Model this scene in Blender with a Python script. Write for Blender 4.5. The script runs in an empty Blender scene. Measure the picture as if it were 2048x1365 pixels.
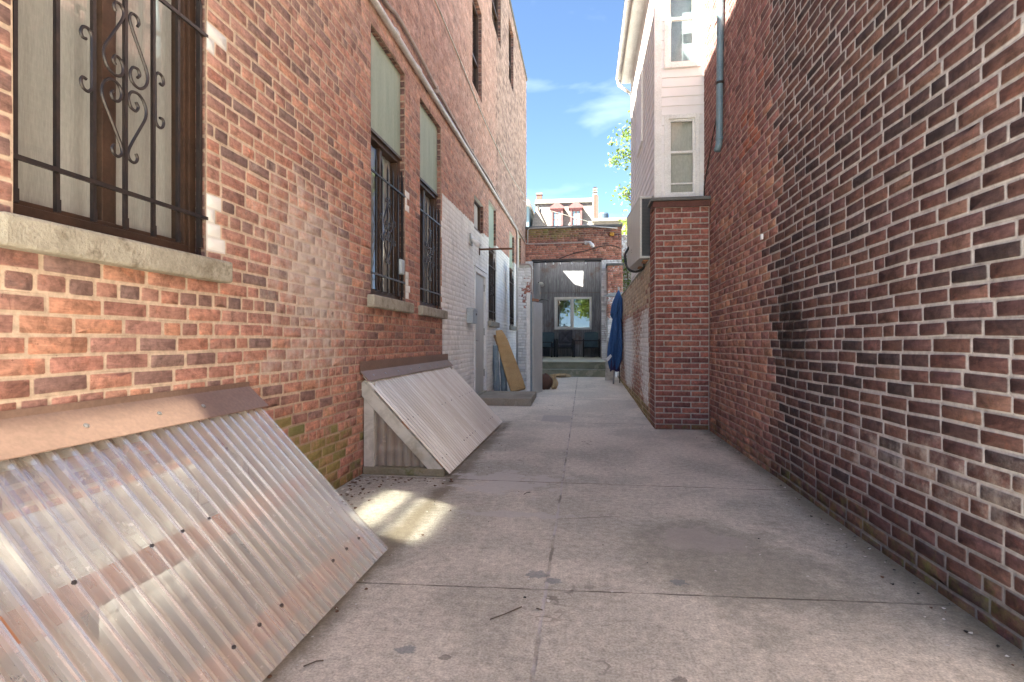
import bpy, math, random
import numpy as np
from mathutils import Vector, Matrix
R = math.radians
S = bpy.context.scene
COL = S.collection
rnd = random.Random(7)

# ------------------------------------------------------------------ camera, sky, sun, exposure
cam_d = bpy.data.cameras.new("camera"); cam = bpy.data.objects.new("camera", cam_d); COL.objects.link(cam)
cam.location = (0, 0, 1.08); cam.rotation_euler = (R(90), 0, math.atan(144/1080))
cam_d.sensor_width = 36; cam_d.lens = 36*1080/2048; cam_d.shift_y = 1.5/2048
cam_d.clip_start = 0.02; cam_d.clip_end = 2000
S.camera = cam

TO_SUN = Vector((-1, -0.68, 1.486)).normalized()
ELEV = math.asin(TO_SUN.z); AZ = math.atan2(TO_SUN.x, TO_SUN.y)
W = bpy.data.worlds.new("World"); S.world = W; W.use_nodes = True
wt = W.node_tree; wt.nodes.clear()
sky = wt.nodes.new("ShaderNodeTexSky"); sky.sky_type = 'NISHITA'; sky.sun_disc = False
sky.sun_elevation = ELEV; sky.sun_rotation = AZ; sky.air_density = 0.37; sky.dust_density = 0.25; sky.ozone_density = 2.0
bgn = wt.nodes.new("ShaderNodeBackground"); bgn.inputs[1].default_value = 0.05
wo = wt.nodes.new("ShaderNodeOutputWorld")
tc = wt.nodes.new("ShaderNodeTexCoord"); mp = wt.nodes.new("ShaderNodeMapping"); mp.inputs['Scale'].default_value = (1.6, 1.2, 4.2)
mp.inputs['Rotation'].default_value = (0.0, 0.35, 0.2)
nz = wt.nodes.new("ShaderNodeTexNoise"); nz.inputs['Scale'].default_value = 2.1; nz.inputs['Detail'].default_value = 7; nz.inputs['Distortion'].default_value = 0.5
rp = wt.nodes.new("ShaderNodeValToRGB"); rp.color_ramp.elements[0].position = 0.53; rp.color_ramp.elements[1].position = 0.80
rp.color_ramp.elements[1].color = (0.13, 0.13, 0.13, 1)
mx = wt.nodes.new("ShaderNodeMix"); mx.data_type = 'RGBA'; mx.inputs[7].default_value = (10, 10.4, 11, 1)
wt.links.new(tc.outputs['Generated'], mp.inputs[0]); wt.links.new(mp.outputs[0], nz.inputs['Vector']); wt.links.new(nz.outputs[0], rp.inputs[0])
wt.links.new(rp.outputs[0], mx.inputs[0]); wt.links.new(sky.outputs[0], mx.inputs[6])
wt.links.new(mx.outputs[2], bgn.inputs[0]); wt.links.new(bgn.outputs[0], wo.inputs[0])

sun_d = bpy.data.lights.new("sun", 'SUN'); sun_d.energy = 5.0; sun_d.angle = R(0.5); sun_d.color = (1, 0.93, 0.83)
sun = bpy.data.objects.new("sun", sun_d); COL.objects.link(sun)
sun.rotation_euler = TO_SUN.to_track_quat('Z', 'Y').to_euler(); sun.location = (-20, -15, 30)

S.view_settings.view_transform = 'Standard'; S.view_settings.look = 'None'
S.view_settings.exposure = 3.85; S.view_settings.gamma = 1
S.view_settings.use_white_balance = True; S.view_settings.white_balance_temperature = 6700; S.view_settings.white_balance_tint = 0
cy = S.cycles
cy.use_denoising = True; cy.max_bounces = 10; cy.diffuse_bounces = 8; cy.glossy_bounces = 4; cy.transmission_bounces = 6
cy.transparent_max_bounces = 24; cy.use_guiding = True; cy.guiding_training_samples = 64; cy.use_surface_guiding = True; cy.surface_guiding_probability = .6; cy.blur_glossy = 0.0; cy.caustics_reflective = True; cy.caustics_refractive = False; cy.sample_clamp_indirect = 2.0

# ------------------------------------------------------------------ materials
class NT:
    def __init__(s, name):
        s.m = bpy.data.materials.new(name); s.m.use_nodes = True; s.t = s.m.node_tree; s.t.nodes.clear()
        s.out = s.t.nodes.new("ShaderNodeOutputMaterial"); s._tc = None
    def n(s, typ, ins=None, **kw):
        x = s.t.nodes.new("ShaderNode"+typ)
        for k, v in kw.items(): setattr(x, k, v)
        for k, v in (ins or {}).items(): s.set(x.inputs[k], v)
        return x
    def set(s, sock, v):
        if isinstance(v, bpy.types.NodeSocket): s.t.links.new(v, sock)
        elif isinstance(v, bpy.types.Node): s.t.links.new(v.outputs[0], sock)
        else:
            if hasattr(sock, 'default_value') and isinstance(v, (tuple, list)) and len(v) == 3 and sock.type == 'RGBA': v = (*v, 1)
            sock.default_value = v
    @property
    def P(s):
        if s._tc is None: s._tc = s.n("TexCoord").outputs['Object']
        return s._tc
    def noise(s, scale, detail=4, vec=None, rough=.55, dist=0, stretch=None):
        v = vec or s.P
        if stretch: v = s.n("Mapping", {0: v, 'Scale': stretch}).outputs[0]
        return s.n("TexNoise", {'Vector': v, 'Scale': scale, 'Detail': detail, 'Roughness': rough, 'Distortion': dist}).outputs[0]
    def ramp(s, fac, a, b):
        x = s.n("MapRange", {0: fac, 1: a, 2: b}); x.interpolation_type = 'SMOOTHSTEP'; return x.outputs[0]
    def mth(s, op, a, b=0.0, c=None):
        x = s.n("Math", {0: a, 1: b}, operation=op)
        if c is not None: s.set(x.inputs[2], c)
        return x.outputs[0]
    def mix(s, fac, a, b, mode='MIX'):
        x = s.n("Mix", data_type='RGBA', blend_type=mode); s.set(x.inputs[0], fac); s.set(x.inputs[6], a); s.set(x.inputs[7], b); return x.outputs[2]
    def scale(s, col, f):
        x = s.n("VectorMath", operation='SCALE'); s.set(x.inputs[0], col); s.set(x.inputs['Scale'], f); return x.outputs[0]
    def bump(s, h, strength=.4, dist=.004):
        return s.n("Bump", {'Height': h, 'Strength': strength, 'Distance': dist}).outputs[0]
    def bsdf(s, col, rough=.8, metal=0., normal=None, spec=.4, **kw):
        b = s.n("BsdfPrincipled", {'Base Color': col, 'Roughness': rough, 'Metallic': metal, 'Specular IOR Level': spec})
        for k, v in kw.items(): s.set(b.inputs[k], v)
        if normal is not None: s.set(b.inputs['Normal'], normal)
        return b.outputs[0]
    def done(s, sh): s.t.links.new(sh, s.out.inputs[0]); return s.m

def worn(name, c1, c2=None, scale=6, rough=.8, metal=0, bump=.25, stretch=None, fine=60, spec=.35, c3=None, dist=.003):
    m = NT(name); c2 = c2 or tuple(x*.75 for x in c1)
    f = m.ramp(m.noise(scale, 6, stretch=stretch, rough=.65), .35, .68)
    col = m.mix(f, c1, c2)
    if c3: col = m.mix(m.ramp(m.noise(scale*.6, 5, stretch=stretch, rough=.7), .56, .66), col, c3)
    fn = m.noise(fine, 3, stretch=stretch)
    col = m.scale(col, m.n("MapRange", {0: fn, 1: .3, 2: .7, 3: .88, 4: 1.1}).outputs[0])
    return m.done(m.bsdf(col, rough, metal, m.bump(fn, bump, dist), spec))

def brick_mat(name, edge=None, bump2=.5, paint=(.82, .80, .76), moss=(.185, .215, .05), eff=(.58, .49, .43), rough_bump=.35):
    m = NT(name)
    bc = m.n("Attribute", attribute_name="bc"); fx = m.n("Attribute", attribute_name="fx")
    sp = m.n("SeparateColor", {0: fx.outputs['Color']})
    n1 = m.noise(5.5, 6, rough=.65); n2 = m.noise(34, 5, rough=.65); n3 = m.noise(150, 3); n4 = m.noise(13, 5, rough=.7, dist=.6)
    isb = bc.outputs['Alpha']
    col = bc.outputs['Color']
    col = m.scale(col, m.n("MapRange", {0: n2, 1: .3, 2: .72, 3: .74, 4: 1.22}).outputs[0])
    col = m.scale(col, m.n("MapRange", {0: n1, 1: .3, 2: .7, 3: .84, 4: 1.14}).outputs[0])
    # every face is fired unevenly: drag streaks, scorched ends, exposed orange
    sk_ = m.noise(5, 6, stretch=(9, 2.2, 14), rough=.7, dist=.8); bl = m.noise(8.5, 4, rough=.6, dist=1.0)
    col = m.scale(col, m.n("MapRange", {0: m.mth('MULTIPLY_ADD', m.mth('SUBTRACT', sk_, .5), isb, .5), 1: .3, 2: .7, 3: .76, 4: 1.24}).outputs[0])
    hot = m.mth('MULTIPLY', m.ramp(bl, .56, .70), m.mth('MULTIPLY', isb, .38))
    hv = m.n("VectorMath", operation='MULTIPLY'); m.set(hv.inputs[0], col); m.set(hv.inputs[1], (1.75, 1.32, 1.1)); col = m.mix(hot, col, hv.outputs[0])
    dk = m.mth('MULTIPLY', m.ramp(n4, .47, .66), m.mth('MULTIPLY', isb, .66))
    col = m.mix(dk, col, m.scale(col, .42))
    pit = m.ramp(m.noise(75, 2), .69, .74)
    col = m.mix(m.mth('MULTIPLY', pit, .6), col, m.scale(col, .35))
    def mask(ch, noise, w=.9, soft=.18):
        v = m.mth('ADD', ch, m.mth('MULTIPLY', m.mth('SUBTRACT', noise, .5), w))
        return m.ramp(v, .5-soft, .5+soft)
    present = lambda ch: m.ramp(ch, .005, .12)
    ef = m.mth('MULTIPLY', mask(sp.outputs[1], m.noise(7, 6, rough=.72), 1.2, .25), m.mth('MULTIPLY', present(sp.outputs[1]), .8))
    col = m.mix(ef, col, eff)
    mo = m.mth('MULTIPLY', mask(sp.outputs[2], m.noise(9, 5, rough=.7), 1.2, .25), m.mth('MULTIPLY', present(sp.outputs[2]), m.mth('MULTIPLY_ADD', isb, .42, .25)))
    col = m.mix(mo, col, moss)
    pt = m.mth('MULTIPLY', mask(sp.outputs[0], m.noise(16, 6, rough=.72), 1.0, .05), present(sp.outputs[0]))
    if edge:
        px_ = m.n("SeparateXYZ", {0: m.P}); rag = m.mth('MULTIPLY', m.mth('SUBTRACT', m.noise(11, 6, rough=.75), .5), .09)
        e1 = m.ramp(m.mth('ADD', m.mth('SUBTRACT', px_.outputs[1], edge[0]), m.mth('MULTIPLY', rag, .5)), -.004, .004)
        top = m.mth('MULTIPLY_ADD', px_.outputs[1], .022, edge[1])
        e2 = m.ramp(m.mth('ADD', m.mth('SUBTRACT', top, px_.outputs[2]), rag), -.004, .004)
        chips = m.ramp(m.noise(19, 6, rough=.78), .70, .64)
        grime = m.ramp(m.mth('ADD', px_.outputs[2], m.mth('MULTIPLY', rag, 3.0)), .02, .28)
        pt = m.mth('MAXIMUM', pt, m.mth('MULTIPLY', m.mth('MULTIPLY', e1, e2), m.mth('MULTIPLY', chips, m.mth('MULTIPLY_ADD', grime, .5, .5))))
    dirtp = m.mix(m.ramp(m.noise(3.5, 6, stretch=(1, 1, .5)), .42, .75), paint, tuple(x*.82 for x in paint))
    dirtp = m.mix(m.mth('MULTIPLY', m.mth('SUBTRACT', 1.0, isb), .30), dirtp, (.38, .34, .30))
    col = m.mix(pt, col, dirtp)
    so = m.mth('MULTIPLY', fx.outputs['Alpha'], m.ramp(m.noise(8, 5), .2, .55))
    col = m.mix(so, col, m.scale(col, .16))
    h = m.mth('ADD', n3, m.mth('MULTIPLY', n2, bump2))
    return m.done(m.bsdf(col, .88, 0, m.bump(h, rough_bump, .004), .25))

def glass_mat(name, tint=(.93, .95, .94), refl=.40, base=.0):
    m = NT(name)
    lw = m.n("LayerWeight", {'Blend': .5}).outputs['Fresnel']
    fac = m.mth('MINIMUM', m.mth('ADD', m.mth('MULTIPLY', lw, refl), base), 1.0)
    n = m.bump(m.noise(1.6, 2), .05, .02)
    g = m.n("BsdfGlossy", {'Color': (.95, .97, .97), 'Roughness': .01, 'Normal': n})
    t = m.n("BsdfTransparent", {'Color': tint})
    return m.done(m.n("MixShader", {0: fac, 1: t.outputs[0], 2: g.outputs[0]}).outputs[0])

def plastic_sheet(name, cloud, cloud_col, refl, streak, dirt=.22):
    m = NT(name)
    st = m.noise(streak, 5, stretch=(1, 1, 1), rough=.6)
    x = m.n("SeparateXYZ", {0: m.P})
    v = m.n("CombineXYZ", {0: m.mth('MULTIPLY', x.outputs[0], .5), 1: m.mth('MULTIPLY', x.outputs[1], 14.), 2: m.mth('MULTIPLY', x.outputs[2], .5)}).outputs[0]
    s1 = m.n("TexNoise", {'Vector': v, 'Scale': 1.6, 'Detail': 5, 'Roughness': .6}).outputs[0]
    spot = m.ramp(m.noise(22, 6, rough=.75), .60, .68)
    op = m.n("MapRange", {0: s1, 1: .32, 2: .7, 3: cloud[0], 4: cloud[1]}).outputs[0]
    op = m.mth('MINIMUM', m.mth('ADD', op, m.mth('MULTIPLY', spot, .22)), 1.0)
    vl = m.ramp(m.n("Attribute", attribute_name="val").outputs['Fac'], .62, .12)
    vl = m.mth('MULTIPLY', vl, m.mth('MULTIPLY_ADD', m.ramp(s1, .36, .6), .6, .4))
    op = m.mth('MINIMUM', m.mth('MULTIPLY_ADD', vl, dirt, op), 1.0)
    col = m.mix(m.ramp(s1, .38, .62), cloud_col[0], cloud_col[1])
    col = m.mix(m.mth('MULTIPLY', vl, .75), col, (.36, .30, .245))
    d = m.n("AddShader", {0: m.n("BsdfDiffuse", {0: m.scale(col, .80)}).outputs[0], 1: m.n("BsdfTranslucent", {0: m.scale(col, .26)}).outputs[0]})
    t = m.n("BsdfTransparent", {0: (.93, .945, .95)})
    a = m.n("MixShader", {0: op, 1: t.outputs[0], 2: d.outputs[0]})
    lw = m.n("LayerWeight", {'Blend': .5}).outputs['Fresnel']
    g = m.n("BsdfGlossy", {'Color': (1, 1, 1), 'Roughness': .24, 'Normal': m.bump(st, .15, .01)})
    fac = m.mth('MINIMUM', m.mth('MULTIPLY_ADD', lw, refl, .03), 1.0)
    return m.done(m.n("MixShader", {0: fac, 1: a.outputs[0], 2: g.outputs[0]}).outputs[0])

def paving_mat():
    m = NT("alley_concrete")
    x = m.n("SeparateXYZ", {0: m.P}); X, Y = x.outputs[0], x.outputs[1]
    n1 = m.noise(.9, 7, rough=.62, dist=.4); n2 = m.noise(3.2, 7, rough=.7); n3 = m.noise(26, 6, rough=.7); n4 = m.noise(110, 4, rough=.65)
    col = m.mix(m.ramp(n1, .38, .60), (.44, .405, .35), (.305, .29, .252))
    col = m.mix(m.mth('MULTIPLY', m.ramp(n2, .48, .72), .6), col, (.42, .38, .33))
    col = m.scale(col, m.n("MapRange", {0: n3, 1: .3, 2: .7, 3: .70, 4: 1.26}).outputs[0])
    col = m.scale(col, m.n("MapRange", {0: n4, 1: .25, 2: .75, 3: .72, 4: 1.75}).outputs[0])
    # far end painted paler, standing in for brighter light there
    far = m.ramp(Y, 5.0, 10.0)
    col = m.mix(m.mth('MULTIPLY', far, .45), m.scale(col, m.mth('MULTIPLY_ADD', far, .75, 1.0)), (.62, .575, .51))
    ck = m.ramp(m.mth('ABSOLUTE', m.mth('SUBTRACT', m.noise(1.15, 5, rough=.5, dist=.3), .5)), .0035, .0015)
    ck = m.mth('MULTIPLY', ck, m.ramp(m.noise(.8, 3), .53, .60))
    col = m.mix(m.mth('MULTIPLY', ck, .6), col, (.11, .095, .08))
    gr = m.ramp(m.n("TexVoronoi", {'Vector': m.P, 'Scale': 55.}).outputs[0], .16, .08)
    gr = m.mth('MULTIPLY', gr, m.ramp(m.noise(2.3, 5), .47, .6))
    col = m.mix(m.mth('MULTIPLY', gr, .45), col, (.13, .115, .10))
    # olive damp stain to the right and along both walls
    def blob(cx, cy, rx, ry):
        a = m.mth('DIVIDE', m.mth('SUBTRACT', X, cx), rx); b = m.mth('DIVIDE', m.mth('SUBTRACT', Y, cy), ry)
        d = m.mth('SQRT', m.mth('ADD', m.mth('MULTIPLY', a, a), m.mth('MULTIPLY', b, b)))
        return d
    st = m.ramp(m.mth('ADD', blob(.75, 2.75, .75, .8), m.mth('MULTIPLY', m.mth('SUBTRACT', m.noise(2.4, 6, rough=.7), .5), 2.6)), 1.0, .35)
    col = m.mix(m.mth('MULTIPLY', st, .5), col, (.15, .15, .12))
    for sx, s0, s1 in ((1.52, .22, .0),):
        e = m.ramp(m.mth('ADD', m.mth('SUBTRACT', sx, X), m.mth('MULTIPLY', m.mth('SUBTRACT', n2, .5), .22)), s0, s1)
        col = m.mix(m.mth('MULTIPLY', e, .75), col, (.095, .085, .055))
    e = m.ramp(m.mth('ADD', m.mth('ABSOLUTE', m.mth('ADD', X, 1.02)), m.mth('MULTIPLY', m.mth('SUBTRACT', n2, .5), .25)), .13, .0)
    e = m.mth('MULTIPLY', e, m.ramp(Y, 7.3, 7.0))
    col = m.mix(m.mth('MULTIPLY', e, .7), col, (.13, .10, .06))
    # pale lime bloom beside the far bulkhead and its mortar runs
    lm = m.ramp(m.mth('ADD', blob(-.62, 4.12, .50, .42), m.mth('MULTIPLY', m.mth('SUBTRACT', m.noise(5.5, 6, rough=.68), .5), 4.2)), .75, .55)
    col = m.mix(m.mth('MULTIPLY', lm, .75), col, (.48, .465, .44))
    lm = m.ramp(m.mth('ADD', blob(-.45, 3.35, .36, .07), m.mth('MULTIPLY', m.mth('SUBTRACT', m.noise(7, 5, rough=.7), .5), 3.5)), .9, .6)
    col = m.mix(m.mth('MULTIPLY', lm, .7), col, (.45, .435, .415))
    lm = m.ramp(m.mth('ADD', blob(.62, 3.05, .30, .22), m.mth('MULTIPLY', m.mth('SUBTRACT', m.noise(4, 6, rough=.7), .5), 2.)), .9, .6)
    col = m.mix(m.mth('MULTIPLY', lm, .55), col, (.40, .36, .335))
    # scraps of old blue-grey paint
    for cx, cy, r in ((-.215, 2.50, .055), (-.135, 2.44, .04), (.42, 2.50, .04), (.30, 1.78, .025), (-.62, 1.83, .035), (-.47, 1.80, .022)):
        bl = m.ramp(m.mth('ADD', blob(cx, cy, r, r*.8), m.mth('MULTIPLY', m.mth('SUBTRACT', m.noise(30, 4, rough=.7), .5), 2.4)), 1.0, .85)
        col = m.mix(m.mth('MULTIPLY', bl, .6), col, (.13, .16, .18) if r > .03 else (.10, .09, .08))
    # rectangular grey patch
    rx = m.mth('MULTIPLY', m.mth('LESS_THAN', m.mth('ABSOLUTE', m.mth('ADD', X, .375)), .20), m.mth('LESS_THAN', m.mth('ABSOLUTE', m.mth('SUBTRACT', Y, 7.5)), .26))
    col = m.mix(m.mth('MULTIPLY', rx, .6), col, (.37, .36, .355))
    # pale flecks in the worn surface
    fl = m.ramp(m.n("TexVoronoi", {'Vector': m.P, 'Scale': 38.}).outputs[0], .10, .05)
    fl = m.mth('MULTIPLY', fl, m.ramp(m.noise(1.7, 4), .5, .62))
    col = m.mix(m.mth('MULTIPLY', fl, .8), col, (.55, .51, .46))
    # tooled joints
    wob = m.mth('MULTIPLY', m.mth('SUBTRACT', m.noise(9, 4), .5), .018)
    def line(dist, w, fade=None):
        k = m.ramp(m.mth('ABSOLUTE', m.mth('ADD', dist, wob)), w, w*.45)
        return k if fade is None else m.mth('MULTIPLY', k, fade)
    jl = line(m.mth('ADD', X, .165), .010)
    jd = line(m.mth('SUBTRACT', m.mth('MULTIPLY_ADD', X, -.05, Y), 2.36), .008)
    for yy in (4.15, 7.18, 9.9, 12.4): jd = m.mth('MAXIMUM', jd, line(m.mth('SUBTRACT', Y, yy), .009))
    crk = line(m.mth('SUBTRACT', m.mth('MULTIPLY_ADD', X, -.28, Y), 3.34), .006, m.mth('MULTIPLY', m.ramp(X, -.17, -.16), m.ramp(X, .32, .2)))
    jd = m.mth('MAXIMUM', jd, crk)
    jm = m.ramp(m.noise(6, 5), .40, .56)
    col = m.mix(m.mth('MULTIPLY', jl, m.mth('MULTIPLY_ADD', jm, .4, .25)), col, m.mix(m.ramp(m.noise(2.5, 3), .44, .54), (.44, .42, .44), (.10, .085, .07)))
    col = m.mix(m.mth('MULTIPLY', jd, m.mth('MULTIPLY_ADD', jm, .5, .35)), col, (.09, .075, .06))
    h = m.mth('ADD', m.mth('MULTIPLY', n3, 1.5), n4)
    h = m.mth('SUBTRACT', h, m.mth('MULTIPLY', m.mth('MAXIMUM', jl, jd), 2.0))
    return m.done(m.bsdf(col, .78, 0, m.bump(h, .4, .006), .3))

def siding_mat():
    m = NT("white_siding")
    col = m.mix(m.ramp(m.noise(2.2, 5, stretch=(1, 1, .5)), .4, .7), (.80, .78, .78), (.72, .70, .70))
    return m.done(m.bsdf(col, .55, 0, m.bump(m.noise(70, 3, stretch=(1, 1, .15)), .08, .003), .4))

def plank_mat(name, a, b, c, axis_stretch, board=None):
    m = NT(name)
    g = m.noise(3.0, 8, stretch=axis_stretch, rough=.7, dist=1.2)
    g2 = m.noise(1.3, 6, rough=.7)
    col = m.mix(m.ramp(g, .38, .66), a, b)
    col = m.mix(m.mth('MULTIPLY', m.ramp(g2, .54, .66), .7), col, c)
    if board:
        x = m.n("SeparateXYZ", {0: m.P}).outputs[0]
        fr = m.mth('ABSOLUTE', m.mth('SUBTRACT', m.mth('FRACT', m.mth('DIVIDE', x, board)), .5))
        col = m.mix(m.mth('MULTIPLY', m.ramp(fr, .46, .49), .7), col, (.03, .028, .03))
    return m.done(m.bsdf(col, .82, 0, m.bump(g, .5, .006), .25))

def shingle_mat():
    m = NT("roof_shingle")
    bt = m.n("TexBrick", {'Vector': m.n("Mapping", {0: m.P, 'Rotation': (R(90), 0, 0)}).outputs[0], 'Color1': (.155, .138, .128), 'Color2': (.12, .108, .102), 'Mortar': (.08, .072, .07), 'Scale': 1., 'Mortar Size': .012, 'Brick Width': .3, 'Row Height': .15})
    col = m.mix(m.ramp(m.noise(1.2, 6, rough=.7), .5, .72), bt.outputs[0], (.21, .195, .18))
    return m.done(m.bsdf(col, .85))

def leaf_mat(name, a, b):
    m = NT(name)
    col = m.mix(m.ramp(m.noise(1.4, 4), .38, .62), a, b)
    d = m.n("MixShader", {0: .35, 1: m.bsdf(col, .55, 0, None, .3), 2: m.n("BsdfTranslucent", {0: m.scale(col, 1.5)}).outputs[0]})
    return m.done(d.outputs[0])

MT = {}
MT['brickL'] = brick_mat("old_red_brick", edge=(-1.28, 3.005), bump2=.25)
MT['brickR'] = brick_mat("dark_red_brick", rough_bump=.5, eff=(.42, .36, .33))
MT['brickC'] = brick_mat("weathered_brick", paint=(.78, .77, .76))
MT['glass'] = glass_mat("window_glass")
MT['glassdark'] = glass_mat("dark_glass", (.35, .4, .4), .9, .02)
mm = NT("sun_struck_glass"); MT['mirrorpane'] = mm.done(mm.n("BsdfGlossy", {'Color': (.19, .187, .182), 'Roughness': .06}).outputs[0])
MT['sheetA'] = plastic_sheet("clear_corrugated_plastic", (.20, .54), ((.88, .82, .77), (.66, .58, .50)), .26, 6)
MT['sheetB'] = plastic_sheet("clouded_corrugated_plastic", (.80, .97), ((.92, .88, .82), (.68, .62, .55)), .20, 6)
MT['pave'] = paving_mat()
MT['ground'] = worn("street_asphalt", (.42, .40, .36), (.34, .33, .30), 1.2)
MT['siding'] = siding_mat()
MT['white'] = worn("white_paint", (.80, .79, .78), (.70, .69, .67), 5, .5, bump=.08)
MT['offwhite'] = worn("aged_white_paint", (.62, .60, .56), (.46, .44, .40), 4, .65, bump=.15, c3=(.35, .33, .28))
MT['stone'] = worn("sill_sandstone", (.41, .38, .31), (.29, .265, .21), 7, .9, bump=.8, fine=90, c3=(.22, .19, .14), dist=.008)
MT['bronze'] = worn("brown_bronze_frame", (.105, .062, .042), (.07, .045, .033), 5, .42, .35, .06)
MT['iron'] = worn("black_wrought_iron", (.030, .026, .028), (.05, .036, .032), 12, .38, .35, .12, spec=.5)
MT['rust'] = worn("rusty_iron", (.14, .062, .035), (.09, .04, .025), 12, .75, .2, .3)
MT['flash'] = worn("brown_metal_flashing", (.27, .175, .135), (.225, .145, .112), 3, .42, .25, .06)
MT['panel'] = worn("pale_green_panel", (.37, .43, .345), (.29, .355, .28), 2.2, .7, bump=.1, stretch=(1, 3.5, .5), c3=(.42, .46, .37))
MT['curtain'] = worn("grey_curtain", (.56, .55, .52), (.48, .47, .44), 2, .95, bump=.05, stretch=(1, 3, .4))
MT['dark'] = worn("dark_interior", (.03, .03, .03), (.02, .02, .02), 2)
MT['darkbrick'] = worn("dark_brick_body", (.25, .15, .12), (.2, .12, .1), 3)
MT['paintdoor'] = worn("grey_door_paint", (.50, .495, .475), (.455, .45, .43), 2.5, .5, bump=.05)
MT['steel'] = worn("brushed_steel", (.42, .41, .40), (.33, .33, .32), 8, .35, .9, .05)
MT['conduit'] = worn("grey_conduit", (.58, .55, .53), (.47, .44, .42), 6, .45, .3, .08)
MT['conduitd'] = worn("dull_conduit", (.42, .34, .30), (.33, .27, .24), 6, .6, .15, .1)
MT['mailbox'] = worn("pale_blue_grey_metal", (.42, .46, .48), (.36, .40, .43), 5, .5, .2, .06)
MT['woodpale'] = plank_mat("weathered_pale_timber", (.58, .555, .50), (.42, .40, .355), (.30, .26, .19), (2, 2, 2))
MT['woodraw'] = plank_mat("raw_brown_timber", (.40, .20, .115), (.27, .135, .08), (.48, .29, .18), (2, 12, 2))
mm = NT("light_fill_roof_sheet"); MT['lightfillsheet'] = mm.done(mm.n("AddShader", {0: mm.n("BsdfDiffuse", {0: (.3, .3, .28, 1)}).outputs[0], 1: mm.n("BsdfTranslucent", {0: (.50, .50, .52, 1)}).outputs[0]}).outputs[0])  # added sheet, translucent so that sunlight fills the recess below
MT['plank'] = plank_mat("weathered_grey_plank", (.16, .16, .185), (.30, .30, .325), (.165, .105, .085), (9, 9, .55), .14)
MT['plankb'] = plank_mat("weathered_grey_board", (.20, .20, .225), (.32, .32, .345), (.23, .23, .25), (9, 9, .55))
MT['concrete'] = worn("step_concrete", (.36, .315, .255), (.27, .235, .19), 3, .85, bump=.4, c3=(.42, .38, .32))
MT['damp'] = worn("damp_stone_step", (.30, .29, .22), (.21, .215, .15), 4, .85, bump=.4, c3=(.36, .34, .26))
MT['deck'] = worn("pale_stone_deck", (.44, .43, .34), (.35, .34, .27), 3, .85, bump=.3)
MT['curb'] = worn("mossy_curb_concrete", (.28, .25, .19), (.20, .18, .12), 5, .9, bump=.5, c3=(.13, .14, .06))
MT['bluecloth'] = worn("blue_canvas", (.04, .105, .265), (.032, .085, .225), 9, .85, bump=.2)
MT['navy'] = worn("navy_canvas", (.035, .03, .09), (.03, .025, .07), 9, .85)
MT['card'] = worn("brown_cardboard", (.52, .34, .165), (.45, .285, .135), 4, .85, bump=.12)
MT['cardd'] = worn("brown_cardboard_inside", (.44, .26, .145), (.38, .22, .12), 4, .85, bump=.12)
MT['foam'] = worn("blue_grey_foam", (.26, .31, .35), (.20, .245, .28), 7, .9)
MT['sack'] = worn("brown_sack", (.12, .055, .035), (.08, .04, .028), 7, .6, bump=.3)
MT['paper'] = worn("tan_paper", (.50, .37, .22), (.42, .31, .18), 7, .9)
MT['whitepaper'] = worn("white_paper", (.78, .78, .80), (.72, .72, .74), 7, .9)
MT['chair'] = worn("charcoal_cushion", (.085, .085, .105), (.065, .065, .08), 10, .9, bump=.3)
MT['chairblue'] = worn("dull_blue_mesh", (.065, .105, .135), (.05, .085, .11), 10, .7)
MT['chairmetal'] = worn("black_frame_metal", (.025, .025, .03), (.035, .035, .04), 10, .5, .4)
MT['acgrey'] = worn("grey_metal_casing", (.56, .55, .53), (.49, .48, .46), 3, .45, .25, .05)
MT['acgrill'] = worn("dark_grey_grille", (.12, .125, .14), (.10, .105, .12), 6, .5, .3)
MT['verdigris'] = worn("blue_green_painted_pipe", (.165, .235, .28), (.125, .185, .23), 4, .5, .2, .08, c3=(.23, .29, .32))
MT['black'] = worn("black_rubber", (.02, .02, .02), (.03, .03, .03), 9, .6)
MT['capmetal'] = worn("dark_grey_cap_metal", (.16, .155, .15), (.11, .11, .105), 5, .55, .4)
MT['tar'] = worn("grey_roof_felt", (.15, .145, .14), (.11, .105, .10), 4, .9)
MT['shingle'] = shingle_mat()
MT['dormer'] = worn("faded_rose_paint", (.15, .058, .062), (.12, .048, .05), 4, .7)
MT['farwhite'] = worn("weathered_white_trim", (.36, .355, .35), (.30, .295, .29), 3, .7)
MT['bluewall'] = worn("pale_blue_render", (.10, .15, .19), (.13, .19, .23), 1.5, .7)
MT['tank'] = worn("blue_grey_metal_drum", (.06, .085, .125), (.05, .07, .1), 4, .5, .3)
MT['redbrickfar'] = worn("far_red_brick", (.15, .065, .055), (.11, .05, .042), 9, .9)
MT['stripe'] = worn("pale_chimney_band", (.24, .205, .175), (.19, .165, .14), 6, .9)
MT['amber'] = worn("amber_plastic", (.55, .28, .03), (.45, .22, .03), 6, .4)
MT['bark'] = worn("grey_bark", (.12, .095, .07), (.08, .06, .045), 9, .95, bump=.7, stretch=(1, 1, .3))
MT['leaf'] = leaf_mat("green_leaves", (.075, .12, .03), (.12, .17, .045))
MT['leafy'] = leaf_mat("yellow_green_leaves", (.17, .22, .04), (.11, .17, .035))
MT['plaster'] = worn("stained_plaster", (.46, .39, .24), (.33, .33, .17), 3, .9, c3=(.20, .24, .12))
MT['deadleaf'] = worn("dead_leaves", (.16, .085, .05), (.10, .05, .035), 30, .9)
MT['chip'] = worn("paint_chips", (.62, .60, .57), (.50, .48, .45), 30, .8)
MT['lampglass'] = worn("frosted_lamp_glass", (.75, .75, .74), (.65, .65, .64), 8, .3)

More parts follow.
